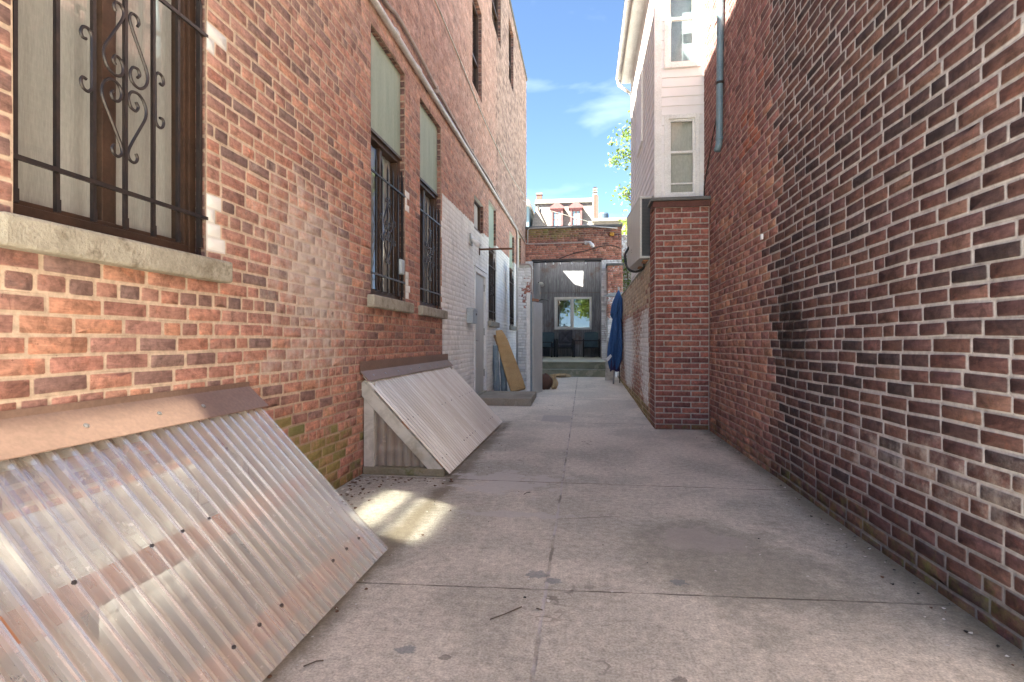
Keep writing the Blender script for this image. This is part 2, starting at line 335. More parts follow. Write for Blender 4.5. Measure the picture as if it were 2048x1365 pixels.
# ------------------------------------------------------------------ mesh helpers
WL = {}
def wloc(o):
    v = Vector(o.location)
    while o.parent: o = o.parent; v = v + Vector(o.location)
    return v
def link_mesh(name, me, parent, off=None):
    o = bpy.data.objects.new(name, me); COL.objects.link(o)
    if parent is not None: o.parent = parent
    return o
class MB:
    def __init__(s): s.v = []; s.f = []; s.mi = []; s.m = 0
    def add(s, vs, fs):
        b = len(s.v); s.v += [tuple(map(float, p)) for p in vs]
        for f in fs: s.f.append([i+b for i in f]); s.mi.append(s.m)
        return s
    def box(s, x0, x1, y0, y1, z0, z1):
        vs = [(x, y, z) for z in (z0, z1) for y in (y0, y1) for x in (x0, x1)]
        return s.add(vs, [(0, 2, 3, 1), (4, 5, 7, 6), (0, 1, 5, 4), (2, 6, 7, 3), (0, 4, 6, 2), (1, 3, 7, 5)])
    def obox(s, o, a, b, c):
        """box from corner o along vectors a, b, c"""
        o, a, b, c = Vector(o), Vector(a), Vector(b), Vector(c)
        vs = [o+a*i+b*j+c*k for k in (0, 1) for j in (0, 1) for i in (0, 1)]
        return s.add(vs, [(0, 2, 3, 1), (4, 5, 7, 6), (0, 1, 5, 4), (2, 6, 7, 3), (0, 4, 6, 2), (1, 3, 7, 5)])
    def quad(s, *p): return s.add(p, [tuple(range(len(p)))])
    def prism(s, poly, ext):
        """extrude a planar polygon of 3-D points by vector ext"""
        e = Vector(ext); n = len(poly); P = [Vector(p) for p in poly]
        return s.add(P+[p+e for p in P], [tuple(range(n))[::-1], tuple(range(n, 2*n))]+[(i, (i+1) % n, n+(i+1) % n, n+i) for i in range(n)])
    def tube(s, pts, r, n=8, cap=True, flat=None):
        P = [Vector(p) for p in pts]; k = len(P); rr = r if isinstance(r, (list, tuple)) else [r]*k
        vs = []; up = None
        for i, p in enumerate(P):
            t = (P[min(i+1, k-1)]-P[max(i-1, 0)]).normalized()
            if up is None:
                up = Vector((0, 0, 1)) if abs(t.z) < .9 else Vector((1, 0, 0))
                if flat: up = Vector(flat)
            a = (up-t*up.dot(t))
            if a.length < 1e-5: a = t.orthogonal()
            a.normalize(); b = t.cross(a); up = a if not flat else up
            for q in range(n):
                w = 2*math.pi*q/n+math.pi/n
                vs.append(p+(a*math.cos(w)+b*math.sin(w))*rr[i])
        fs = [(i*n+q, i*n+(q+1) % n, (i+1)*n+(q+1) % n, (i+1)*n+q) for i in range(k-1) for q in range(n)]
        if cap: fs += [tuple(range(n))[::-1], tuple(range((k-1)*n, k*n))]
        return s.add(vs, fs)
    def lathe(s, c, prof, n=20, axis='z'):
        vs = []
        for r, h in prof:
            for q in range(n):
                w = 2*math.pi*q/n; a, b = r*math.cos(w), r*math.sin(w)
                d = {'z': (a, b, h), 'x': (h, a, b), 'y': (a, h, b)}[axis]
                vs.append((c[0]+d[0], c[1]+d[1], c[2]+d[2]))
        k = len(prof)
        fs = [(i*n+q, i*n+(q+1) % n, (i+1)*n+(q+1) % n, (i+1)*n+q) for i in range(k-1) for q in range(n)]
        fs += [tuple(range(n))[::-1], tuple(range((k-1)*n, k*n))]
        return s.add(vs, fs)
    def obj(s, name, mats, parent=None, bevel=0, smooth=False, local=False):
        if not isinstance(mats, (list, tuple)): mats = [mats]
        off = Vector((0, 0, 0)) if (parent is None or local) else wloc(parent)
        me = bpy.data.meshes.new(name)
        me.from_pydata([(p[0]-off.x, p[1]-off.y, p[2]-off.z) for p in s.v], [], s.f)
        for m in mats: me.materials.append(MT[m])
        me.polygons.foreach_set('material_index', s.mi)
        if smooth: me.polygons.foreach_set('use_smooth', [True]*len(s.f))
        me.update()
        o = link_mesh(name, me, parent)
        if bevel:
            b = o.modifiers.new("bevel", 'BEVEL'); b.width = bevel; b.segments = 2; b.limit_method = 'ANGLE'; b.angle_limit = R(40)
        return o
def tag(o, label=None, cat=None, group=None, kind=None):
    if label: o["label"] = label
    if cat: o["category"] = cat
    if group: o["group"] = group
    if kind: o["kind"] = kind
    return o
def thing(name, label, cat, loc=(0, 0, 0), rz=0, group=None):
    o = bpy.data.objects.new(name, None); COL.objects.link(o); o.location = loc; o.rotation_euler = (0, 0, rz); o.empty_display_size = .1
    return tag(o, label, cat, group)
def copy_tree(o, parent=None, dloc=(0, 0, 0)):
    c = o.copy(); COL.objects.link(c); c.parent = parent if parent is not None else o.parent
    c.location = Vector(o.location)+Vector(dloc)
    for ch in list(o.children): copy_tree(ch, c)
    return c
def spline(P, k=5):
    P = [Vector(p) for p in P]; out = []
    for i in range(len(P)-1):
        a = P[max(i-1, 0)]; b = P[i]; c = P[i+1]; d = P[min(i+2, len(P)-1)]
        for j in range(k):
            t = j/k
            out.append(.5*((2*b)+(c-a)*t+(2*a-5*b+4*c-d)*t*t+(3*b-a-3*c+d)*t**3))
    return out+[P[-1]]

# ------------------------------------------------------------------ brickwork (every brick modelled, one mesh per wall)
def cells(u0, u1, v0, v1, ch, L, holes, rg, hdr=6, irr=.10, jit=True):
    out = []; n = int(round((v1-v0)/ch)); ch = (v1-v0)/n
    for i in range(n):
        za = v0+i*ch; mid = za+ch/2
        iv = [(u0, u1)]
        for (a, b, c, d) in holes:
            if c < mid < d:
                nv = []
                for p, q in iv:
                    if b <= p or a >= q: nv.append((p, q)); continue
                    if p < a: nv.append((p, a))
                    if b < q: nv.append((b, q))
                iv = nv
        for p, q in iv:
            if q-p < .005: continue
            hd = hdr and i % hdr == hdr-1; l = L/2 if hd else L
            x = p; w = l*((.5 if i % 2 else 1.0) if not jit else rg.uniform(.35, 1.0))
            while True:
                nx = x+w
                if q-nx < .05: nx = q
                out.append((x, nx, za, za+ch))
                if nx >= q: break
                x = nx; w = l*(1+irr*rg.uniform(-1, 1))
                if jit and not hd and rg.random() < .07: w = l*.5
    return np.array(out)
def brick_mesh(parts, name, mat, parent, seed=1):
    """parts: list of (cells, origin, U, Vv, N, joint, depth, colour function, wave)"""
    g = np.random.default_rng(seed); AV = []; AC = []; AX = []; AF = []; base = 0
    for C, O, U, V, N, joint, depth, cf, wave in parts:
        n = len(C); O, U, V, N = map(np.array, (O, U, V, N))
        a, b, c, d = C.T
        j = np.full(n, joint/2) if np.isscalar(joint) else joint(C)/2
        J = g.normal(0, .22, (n, 4))*j[:, None]
        j = np.minimum(j, (b-a)*.3)
        a1, b1, c1, d1 = a+j+J[:, 0], b-j+J[:, 1], c+j+J[:, 2], d-j+J[:, 3]
        ch = (.0022+.0048*g.random(n)**2); ch = np.minimum(ch, (b1-a1)*.25)
        tilt = g.normal(0, .0035, n)
        ring = lambda a, b, c, d, k: np.stack([np.stack(p, -1) for p in ((a+k, c), (b-k, c+tilt*0), (b, c+k), (b, d-k), (b-k, d), (a+k, d), (a, d-k), (a, c+k))], 1)
        r0 = ring(a1, b1, c1, d1, ch); s_ = np.minimum(.0032, (b1-a1)*.1)
        r1 = ring(a1+s_, b1-s_, c1+s_, d1-s_, ch)
        r1 = r1+g.normal(0, .0011, r1.shape); r0 = r0+g.normal(0, .0008, r0.shape)
        outer = np.stack([np.stack(p, -1) for p in ((a, c), (b, c), (b, d), (a, d))], 1)
        ctr = np.stack([(a+b)/2, (c+d)/2], -1)[:, None]
        uv = np.concatenate([outer, r0, r1, ctr], 1)            # n,21,2
        dep = np.zeros((n, 21)); dd = depth*(.65+.7*g.random(n))
        tl = g.normal(0, depth*.22, (n, 2))
        rel = (r1-ctr)/np.array([.1, .035])
        dep[:, 12:20] = dd[:, None]+(rel*tl[:, None]).sum(-1)*.5
        dep[:, 20] = dd+abs(g.normal(0, depth*.12, n))
        dep[:, 4:12] += g.normal(0, depth*.08, (n, 8))
        if wave:
            uu, vv = uv[..., 0], uv[..., 1]
            uv = uv.copy()
            uv[..., 1] += wave*(np.sin(uu*2.3+vv*1.1)+.7*np.sin(uu*5.9+vv*2.7+1)+.5*np.sin(uu*13.1-vv*4.))
            dep = dep+wave*.8*(np.sin(uu*1.7+vv*3.1)+np.sin(uu*3.3-vv*2.1))
        P = O+uv[..., :1]*U+uv[..., 1:2]*V+dep[..., None]*N
        bc, mc, fx = cf((a+b)/2, (c+d)/2, g)
        colr = np.ones((n, 21, 4)); colr[:, :12, :3] = mc[:, None]; colr[:, :12, 3] = 0; colr[:, 12:, :3] = bc[:, None]
        fxx = np.repeat(fx[:, None], 21, 1)
        k = np.arange(8); k1 = (k+1) % 8
        F4 = [[0, 1, 5, 4], [1, 2, 7, 6], [2, 3, 9, 8], [3, 0, 11, 10]]+[[4+i, 4+(i+1) % 8, 12+(i+1) % 8, 12+i] for i in k]
        F3 = [[1, 6, 5], [2, 8, 7], [3, 10, 9], [0, 4, 11]]+[[12+i, 12+(i+1) % 8, 20] for i in k]
        flip = np.dot(np.cross(U, V), N) < 0
        F4 = np.array(F4); F3 = np.array(F3)
        if flip: F4 = F4[:, ::-1]; F3 = F3[:, ::-1]
        offs = base+np.arange(n)*21
        AF.append(((offs[:, None, None]+F4).reshape(-1, 4), (offs[:, None, None]+F3).reshape(-1, 3)))
        AV.append(P.reshape(-1, 3)); AC.append(colr.reshape(-1, 4)); AX.append(fxx.reshape(-1, 4)); base += n*21
    Vv = np.concatenate(AV); Cc = np.concatenate(AC); Fx = np.concatenate(AX)
    q = np.concatenate([x[0] for x in AF]); t = np.concatenate([x[1] for x in AF])
    off = np.array(wloc(parent)) if parent is not None else np.zeros(3)
    me = bpy.data.meshes.new(name)
    me.vertices.add(len(Vv)); me.vertices.foreach_set('co', (Vv-off).astype(np.float32).ravel())
    loops = np.concatenate([q.ravel(), t.ravel()]).astype(np.int32)
    me.loops.add(len(loops)); me.loops.foreach_set('vertex_index', loops)
    ls = np.concatenate([np.arange(len(q))*4, len(q)*4+np.arange(len(t))*3]).astype(np.int32)
    lt = np.concatenate([np.full(len(q), 4), np.full(len(t), 3)]).astype(np.int32)
    me.polygons.add(len(ls)); me.polygons.foreach_set('loop_start', ls); me.polygons.foreach_set('loop_total', lt)
    me.update(calc_edges=True); me.validate()
    for nm, A in (("bc", Cc), ("fx", Fx)):
        at = me.attributes.new(nm, 'FLOAT_COLOR', 'POINT'); at.data.foreach_set('color', A.astype(np.float32).ravel())
    me.materials.append(MT[mat])
    return link_mesh(name, me, parent)
def pick(g, n, pal, wts):
    pal = np.array(pal); w = np.array(wts, float); w /= w.sum()
    c = pal[g.choice(len(pal), n, p=w)]
    lum = c@np.array((.3, .59, .11)); c = (c*.85+.15*lum[:, None])*1.2
    return c*(1+g.normal(0, .09, (n, 1)))
def sst(x, a, b): t = np.clip((x-a)/(b-a), 0, 1); return t*t*(3-2*t)
def gau(x, c, w): return np.exp(-((x-c)/w)**2)

# ------------------------------------------------------------------ ground
PIT = (-1.80, -1.07, -.2, 2.62)
mb = MB()
def slope(y): return 0 if y < 6.8 else .023*(min(y, 24)-6.8)
xs = [-1.9, PIT[1], -.5, 0, .5, 1.0, 1.6]; ys = [-8, PIT[2], 1.2, PIT[3], 4, 5.5, 6.8, 8, 9, 10, 11, 12, 13, 14.1, 16, 18, 20, 24]
for i in range(len(xs)-1):
    for j in range(len(ys)-1):
        if i == 0 and PIT[2] <= ys[j] < PIT[3]: continue
        mb.quad((xs[i], ys[j], slope(ys[j])), (xs[i+1], ys[j], slope(ys[j])), (xs[i+1], ys[j+1], slope(ys[j+1])), (xs[i], ys[j+1], slope(ys[j+1])))
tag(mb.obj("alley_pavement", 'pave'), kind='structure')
mb = MB()
big = [-300, -1.9, 1.6, 300]; bigy = [-300, -8, 24, 400]
for i in range(3):
    for j in range(3):
        if i == 1 and j == 1: continue
        mb.quad((big[i], bigy[j], -.02), (big[i+1], bigy[j], -.02), (big[i+1], bigy[j+1], -.02), (big[i], bigy[j+1], -.02))
tag(mb.obj("ground", 'ground'), kind='structure')

# ------------------------------------------------------------------ left brick building
XL = -1.80
LB = thing("brick_building", "long three storey red brick building with barred windows and a white painted lower stretch", "building", (XL, 8, 0))
WC = [1.935, 4.845, 6.235, 10.565, 13.47]; WW = .445
holes = [(c-WW, c+WW, 1.47, 3.82) for c in WC]
HD = (8.75, 9.84, .15, 2.33); HS = (8.77, 9.58, 2.99, 3.54); HU = [(8.62, 9.44, 5.28, 6.88), (10.5, 11.66, 7.46, 9.0), (12.9, 13.8, 7.46, 9.0)]
holes += [HD, HS]+HU+[(14.62, 15.5, 2.8, 4.05)]
rg = random.Random(3)
def left_cols(u, v, g):
    n = len(u)
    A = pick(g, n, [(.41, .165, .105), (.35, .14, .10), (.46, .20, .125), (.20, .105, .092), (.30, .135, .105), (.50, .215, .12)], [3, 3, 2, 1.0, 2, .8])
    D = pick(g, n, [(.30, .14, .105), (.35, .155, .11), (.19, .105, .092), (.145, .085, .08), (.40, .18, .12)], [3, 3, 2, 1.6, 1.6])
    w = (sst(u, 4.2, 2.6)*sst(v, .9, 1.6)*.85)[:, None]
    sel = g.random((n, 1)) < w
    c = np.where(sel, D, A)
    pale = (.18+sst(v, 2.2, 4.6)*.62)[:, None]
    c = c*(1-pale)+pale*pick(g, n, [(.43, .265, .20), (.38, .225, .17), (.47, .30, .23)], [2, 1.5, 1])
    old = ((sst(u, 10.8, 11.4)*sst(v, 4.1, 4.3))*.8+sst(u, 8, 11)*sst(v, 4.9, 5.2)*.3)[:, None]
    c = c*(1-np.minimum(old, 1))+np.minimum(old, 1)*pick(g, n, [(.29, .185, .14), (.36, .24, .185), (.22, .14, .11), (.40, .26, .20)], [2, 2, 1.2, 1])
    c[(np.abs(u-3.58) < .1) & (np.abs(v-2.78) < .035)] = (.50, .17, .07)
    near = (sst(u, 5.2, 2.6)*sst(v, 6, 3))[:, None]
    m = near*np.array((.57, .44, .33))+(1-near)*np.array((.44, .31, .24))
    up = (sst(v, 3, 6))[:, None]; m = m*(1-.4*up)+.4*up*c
    # hairline joints low on the wall
    low = (sst(v, 1.0, .5)*sst(u, 2.6, 3.3))[:, None]; m = m*(1-low*.5)+low*.5*np.array((.33, .20, .15))
    fx = np.zeros((n, 4))
    fx[:, 1] = .62*gau(u, 3.55, .75)*gau(v, 1.45, .62)+.20*gau(u, 3.2, .7)*gau(v, 2.0, .6)
    fx[:, 1] += .25*gau(u, 3.0, 1.0)*gau(v, .95, .12)
    for cc in WC:   # plaster patches where the grille rails are let in
        for z0, z1 in ((1.53, 1.80), (2.40, 2.72)):
            q = ((np.abs(np.abs(u-cc)-WW-.03) < .05) & (v > z0) & (v < z1) & (u > cc-.2)); fx[q, 0] = .80
    moss = 1.05*gau(u, 3.35, .55)*gau(v, .30, .22)+.75*sst(u, 2.7, 3.1)*sst(u, 4.35, 4.0)*sst(v, .32, .02)
    fx[:, 2] = moss*.85+g.normal(0, .26, n)*(moss > .08)
    pv = 2.99+.10*sst(u, 9, 13)+.015*np.sin(u*7)
    fx[:, 3] = .30*sst(v, .16, .02)+.25*((v > 5.11) & (v < 5.19) & (u < 11.2))+.22*gau(v, 1.2, .16)*(np.abs(u-WC[1]) < .6)+.22*gau(v, 1.2, .16)*(np.abs(u-WC[2]) < .5)
    fx[:, 3] += .55*((np.abs(u-11.12) < .05) & (v > 4.15))
    return np.clip(c, .02, .9), np.clip(m*(1+g.normal(0, .04, (n, 1))), .02, .9), fx
def ljoint(C):
    u = (C[:, 0]+C[:, 1])/2; v = (C[:, 2]+C[:, 3])/2
    return .0058+.0045*sst(u, 4.6, 2.6)*sst(v, 4, 2.4)+.003*g_l.random(len(C))
g_l = np.random.default_rng(5)
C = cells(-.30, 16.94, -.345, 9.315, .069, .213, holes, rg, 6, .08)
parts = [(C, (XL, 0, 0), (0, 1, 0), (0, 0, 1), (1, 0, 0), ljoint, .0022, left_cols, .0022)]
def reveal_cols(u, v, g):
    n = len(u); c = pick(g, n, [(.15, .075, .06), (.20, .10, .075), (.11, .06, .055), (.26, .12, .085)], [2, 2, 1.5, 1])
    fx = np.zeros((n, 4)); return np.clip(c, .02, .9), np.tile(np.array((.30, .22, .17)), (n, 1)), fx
def reveal_white(u, v, g):
    c, m, fx = reveal_cols(u, v, g); fx[:, 0] = 1.0*(v < 3.0); return c, m, fx
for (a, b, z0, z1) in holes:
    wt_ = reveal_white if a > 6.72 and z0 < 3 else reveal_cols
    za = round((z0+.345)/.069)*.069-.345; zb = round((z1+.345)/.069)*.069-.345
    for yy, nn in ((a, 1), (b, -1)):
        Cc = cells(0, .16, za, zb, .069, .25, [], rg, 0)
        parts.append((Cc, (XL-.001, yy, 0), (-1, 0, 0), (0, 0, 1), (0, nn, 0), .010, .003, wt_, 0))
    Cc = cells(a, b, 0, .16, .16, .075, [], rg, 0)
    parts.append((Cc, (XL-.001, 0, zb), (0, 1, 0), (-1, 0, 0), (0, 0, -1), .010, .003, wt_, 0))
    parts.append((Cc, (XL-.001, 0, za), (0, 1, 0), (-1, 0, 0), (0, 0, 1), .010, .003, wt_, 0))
brick_mesh(parts, "wall", 'brickL', LB, 11)
mb = MB(); mb.box(-10, -2.4, -.30, 13.5, -.02, 9.3); mb.box(-10, -2.4, 13.502, 16.93, -.02, 8.0); mb.box(-2.4, -1.83, 16.80, 16.935, -.02, 9.3); mb.box(-2.4, XL, -.35, -.305, -.02, 9.3)
mb.obj("rear_wall", 'darkbrick', LB)
mb = MB(); mb.box(-10.05, -2.4, -.37, 13.52, 9.312, 9.38); mb.box(-2.398, XL+.035, -.37, 16.98, 9.312, 9.40); mb.obj("roof", 'tar', LB, .012)

# a barred window with its stone sill, modelled once at the nearest opening
def barred_window(cy_):
    y0, y1 = cy_-WW, cy_+WW; z0, z1 = 1.485, 3.80; zt = 2.93
    xf = XL-.055
    mb = MB()
    for a, b in ((y0+.002, y0+.045), (y1-.045, y1-.002)): mb.box(xf-.09, xf, a, b, z0, zt)
    mb.box(xf-.09, xf, y0+.045, y1-.045, z0, z0+.05); mb.box(xf-.09, xf, y0+.045, y1-.045, zt-.05, zt)
    mb.box(xf-.09, xf-.015, y0+.045, y0+.06, z0+.05, zt-.05); mb.box(xf-.09, xf-.015, y1-.06, y1-.045, z0+.05, zt-.05)
    mb.box(xf-.07, xf-.026, cy_-.04, cy_+.02, z0+.05, zt-.05); mb.box(xf-.085, xf-.036, cy_+.02, cy_+.035, z0+.05, zt-.05)
    mb.box(xf-.085, xf-.024, y0+.06, y1-.06, z0+.05, z0+.072)
    w = mb.obj("window", 'bronze', LB, .003)
    mb = MB(); mb.quad((xf-.042, y0+.05, z0+.05), (xf-.042, cy_, z0+.05), (xf-.042, cy_, zt-.04), (xf-.042, y0+.05, zt-.04))
    mb.quad((xf-.056, cy_, z0+.05), (xf-.056, y1-.05, z0+.05), (xf-.056, y1-.05, zt-.04), (xf-.056, cy_, zt-.04))
    mb.obj("pane", 'glass', w)
    mb = MB(); N = 60
    pts = [(XL-.135+.004*math.sin(i*.9)+.003*math.sin(i*.37), y0-.04+(y1-y0+.08)*i/N) for i in range(N+1)]
    for i in range(N): mb.quad((pts[i][0], pts[i][1], z0-.02), (pts[i+1][0], pts[i+1][1], z0-.02), (pts[i+1][0], pts[i+1][1], zt), (pts[i][0], pts[i][1], zt))
    mb.obj("curtain", 'curtain', w, smooth=True)
    mb = MB(); mb.box(XL-.09, XL-.05, y0+.002, y1-.002, zt+.012, z1); mb.obj("panel", 'panel', w, .003)
    mb = MB(); mb.box(XL-.06, XL-.03, y0+.002, y1-.002, zt-.014, zt+.010); mb.obj("trim", 'bronze', w)
    mb = MB(); mb.box(XL-.16, XL+.062, y0-.075, y1+.115, 1.372, 1.478); so = mb.obj("sill", 'stone', w, .012)
    # wrought iron grille
    xb = XL-.018; h = .007
    mb = MB()
    for k in range(-3, 4):
        y = cy_+k*.1415
        mb.box(xb-h, xb+h, y-h, y+h, 1.545, 2.68)
        mb.add([(xb-h, y-h, 2.68), (xb+h, y-h, 2.68), (xb+h, y+h, 2.68), (xb-h, y+h, 2.68), (xb, y, 2.745)], [(0, 1, 4), (1, 2, 4), (2, 3, 4), (3, 0, 4)])
        mb.box(xb-.005, xb+.010, y-.0085, y+.0085, 1.53, 1.575)
    for z in (1.674, 2.553): mb.box(xb+h, xb+h+.012, y0+.0, y1+.012, z-.008, z+.008)
    mb.box(xb-.02, xb-.008, y0+.004, y0+.022, 1.49, 2.80); mb.box(xb-.02, xb-.008, y1-.022, y1-.004, 1.49, 2.80)
    zc = 2.110
    quad_ = [(.050, .262), (.058, .278), (.050, .297), (.030, .302), (.014, .288), (.014, .262), (.036, .215), (.072, .150), (.098, .100), (.102, .062), (.085, .028), (.056, .012), (.026, .022), (.014, .052), (.026, .082), (.050, .088), (.062, .068), (.050, .052)]
    for sy in (-1, 1):
        for sz in (-1, 1):
            # tops and bottoms are turned a little against each other, as hand bent work is
            pp = [(xb+h*.5, cy_+sy*(a+.002)+.004*sz, zc+sz*b) for a, b in quad_]
            mb.tube(spline(pp, 4), .0062, 6, flat=(1, 0, 0))
    cc = [(.032, .068), (.046, .066), (.054, .080), (.046, .100), (.026, .106), (.010, .090), (.008, .060), (.008, 0)]
    cc = cc+[(a, -b) for a, b in cc[:-1]][::-1]
    for sy in (-1, 1):
        pp = [(xb+h*.5, cy_+sy*(.1415+a), zc+.01+b*1.1) for a, b in cc]
        mb.tube(spline(pp, 4), .0062, 6, flat=(1, 0, 0))
    mb.obj("grille", 'iron', w)
    return w
w0 = barred_window(WC[0])
wins = [w0]+[copy_tree(w0, LB, (0, c-WC[0], 0)) for c in WC[1:]]
# small brown window above the door
mb = MB(); a, b, z0, z1 = HS
for p, q in ((a, a+.05), (b-.05, b)): mb.box(XL-.12, XL-.05, p, q, z0+.01, z1)
mb.box(XL-.12, XL-.05, a+.05, b-.05, z0+.01, z0+.06); mb.box(XL-.12, XL-.05, a+.05, b-.05, z1-.05, z1)
w = mb.obj("window", 'bronze', LB, .004); MB().box(XL-.105, XL-.095, a+.04, b-.04, z0+.05, z1-.04).obj("pane", 'curtain', w)
for (a, b, z0, z1) in HU:
    mb = MB()
    for p, q in ((a, a+.05), (b-.05, b)): mb.box(XL-.13, XL-.06, p, q, z0+.01, z1)
    zm = z0+(z1-z0)*.42
    for p, q in ((z0+.01, z0+.06), (zm-.025, zm+.025), (z1-.05, z1)): mb.box(XL-.125, XL-.065, a+.05, b-.05, p, q)
    w = mb.obj("window", 'bronze', LB, .004)
    MB().quad((XL-.10, a+.04, z0+.05), (XL-.10, b-.04, z0+.05), (XL-.10, b-.04, z1-.04), (XL-.10, a+.04, z1-.04)).obj("pane", 'glassdark', w)
    MB().box(XL-.30, XL-.28, a-.1, b+.1, z0-.1, z1).obj("curtain", 'curtain', w)
# blocked opening by the corner
mb = MB(); mb.box(XL-.10, XL-.05, 14.625, 15.495, 2.80, 4.05); mb.obj("blocked_opening", 'plaster', LB)
# grey steel door
mb = MB(); a, b, z0, z1 = HD
mb.box(XL-.10, XL+.018, a+.004, a+.065, .17, z1-.004); mb.box(XL-.10, XL+.018, b-.065, b-.004, .17, z1-.004); mb.box(XL-.10, XL+.018, a+.065, b-.065, z1-.075, z1-.004)
mb.box(XL-.10, XL+.035, a-.03, b+.03, z1, z1+.022)
dr = MB().box(XL-.075, XL-.03, a+.068, b-.068, .195, z1-.08).obj("door", 'paintdoor', LB, .004)
mb.obj("frame", 'white', dr, .004)
MB().box(XL-.10, XL+.03, a+.05, b-.05, .155, .188).obj("threshold", 'stone', dr, .004)
for z in (.45, 1.2, 2.0): MB().box(XL-.03, XL-.006, b-.078, b-.062, z, z+.13).obj("hinge", 'steel', dr, .002)
mb = MB(); mb.box(XL-.03, XL-.018, a+.10, a+.16, 1.02, 1.22); mb.tube([(XL-.02, a+.13, 1.10), (XL+.03, a+.13, 1.10), (XL+.035, a+.145, 1.10), (XL+.035, a+.25, 1.098)], .011, 8); mb.obj("handle", 'steel', dr)

# ------------------------------------------------------------------ fittings on the left wall
def tubething(name, pts, r, mat, label, cat, n=8, smooth=True):
    mb = MB(); mb.tube(pts, r, n); return tag(mb.obj(name, mat, None, smooth=smooth), label, cat)
cd = thing("conduit", "thick pale conduit with couplings just above the green window panels, turning down the wall", "conduit", (XL+.04, 2, 3.96))
mb = MB(); mb.tube([(XL+.035, -.28, 3.93), (XL+.035, 3, 3.96), (XL+.035, 9, 4.02), (XL+.035, 14.15, 4.05), (XL+.035, 14.32, 3.95), (XL+.035, 14.34, 3.0), (XL+.035, 14.34, .3)], .031, 10); mb.obj("pipe", 'conduit', cd, smooth=True)
for y in (2.2, 4.9, 5.6, 8.6, 11.6):
    mb = MB(); z = 3.945+.0065*y+.02; mb.lathe((XL+.035, y, z-.01), [(.031, -.045), (.038, -.04), (.038, .04), (.031, .045)], 12, 'y'); mb.obj("coupling", 'conduit', cd)
cd = thing("conduit", "thinner dull upper conduit sagging onto the thick one, running round onto the carriage house", "conduit", (XL+.04, 2, 4.08))
P = [(-.28, 4.03), (2, 4.08), (4.4, 4.12), (5.0, 4.20), (5.7, 4.19), (6.3, 4.15), (7.6, 4.12), (8.5, 4.10), (9.6, 4.14), (10.4, 4.14), (11.5, 4.11), (13, 4.12), (16.0, 4.10), (16.36, 4.08)]
mb = MB(); mb.tube(spline([(XL+.03, y, z) for y, z in P], 4)+[(XL+.10, 16.45, 4.07), (-1.5, 16.46, 4.07), (.0, 16.46, 4.085), (.04, 16.46, 4.085)], .019, 8); mb.obj("pipe", 'conduitd', cd, smooth=True)
for y in (3.5, 6.35, 8.5, 10.6, 13.2): MB().box(XL, XL+.055, y-.012, y+.012, 4.08, 4.17).obj("clip", 'conduitd', cd, .003)
tubething("overhead_cable", spline([(XL+.012, 6.0, 5.24), (XL+.012, 7.5, 5.19), (XL+.012, 9.6, 5.09), (XL+.012, 11.2, 5.12), (XL+.012, 12.7, 5.16), (XL+.012, 14.5, 5.30), (XL+.02, 16.0, 5.46), (-1.6, 17.2, 5.44), (.5, 30, 7.6), (2.5, 44, 9.9)], 6), .009, 'offwhite', "thin white cable drooping along the upper brick wall to the corner", "cable", 6)
fl = thing("flood_light", "twin headed security light on white painted brick above the grey door", "light", (XL, 8.45, 2.70))
MB().prism([(XL, 8.37, 2.80), (XL, 8.37, 2.64), (XL, 8.53, 2.62)], (.03, 0, 0)).obj("bracket", 'steel', fl)
mb = MB()
for dy in (0, .09): mb.tube([(XL+.02, 8.42+dy, 2.72), (XL+.07, 8.42+dy, 2.69), (XL+.15, 8.43+dy, 2.61)], [.02, .035, .045], 12)
mb.obj("lamp_head", 'lampglass', fl, smooth=True)
mb = MB(); mb.box(XL, XL+.012, 9.17, 9.23, 2.58, 2.78); mb.box(XL+.012, XL+.58, 9.185, 9.215, 2.665, 2.695)
tag(mb.obj("sign_bracket", 'rust', None, .002), "rusty iron bracket arm sticking out of the white wall past the grey door", "bracket")
mbx = thing("mailbox", "small pale blue grey metal mailbox on white brick left of the grey door", "mailbox", (XL, 8.37, 1.37))
MB().box(XL+.002, XL+.10, 8.18, 8.53, 1.37, 1.60).obj("body", 'mailbox', mbx, .006)
MB().box(XL+.002, XL+.108, 8.175, 8.535, 1.565, 1.606).obj("lid", 'mailbox', mbx, .004)
MB().box(XL+.10, XL+.106, 8.42, 8.48, 1.50, 1.53).obj("lock", 'iron', mbx)
# meter on the inner side of the second window
mb = MB(); mb.box(XL-.035, XL+.015, 5.14, 5.24, 1.75, 1.90); tag(mb.obj("keypad_box", 'mailbox', None, .012), "small rounded grey box behind the bars of the second barred window", "box")

# ------------------------------------------------------------------ concrete step by the door
tag(MB().add([(-1.78, 8.66, 0), (-.845, 8.66, 0), (-.865, 9.88, .06), (-1.78, 9.9, .06), (-1.78, 8.62, .168), (-.842, 8.62, .168), (-.865, 9.9, .168), (-1.78, 9.92, .168)],
    [(0, 1, 5, 4), (1, 2, 6, 5), (2, 3, 7, 6), (3, 0, 4, 7), (4, 5, 6, 7), (3, 2, 1, 0)]).obj("door_step", 'concrete', None, .012), "wide low concrete slab step in front of the grey door", "step")

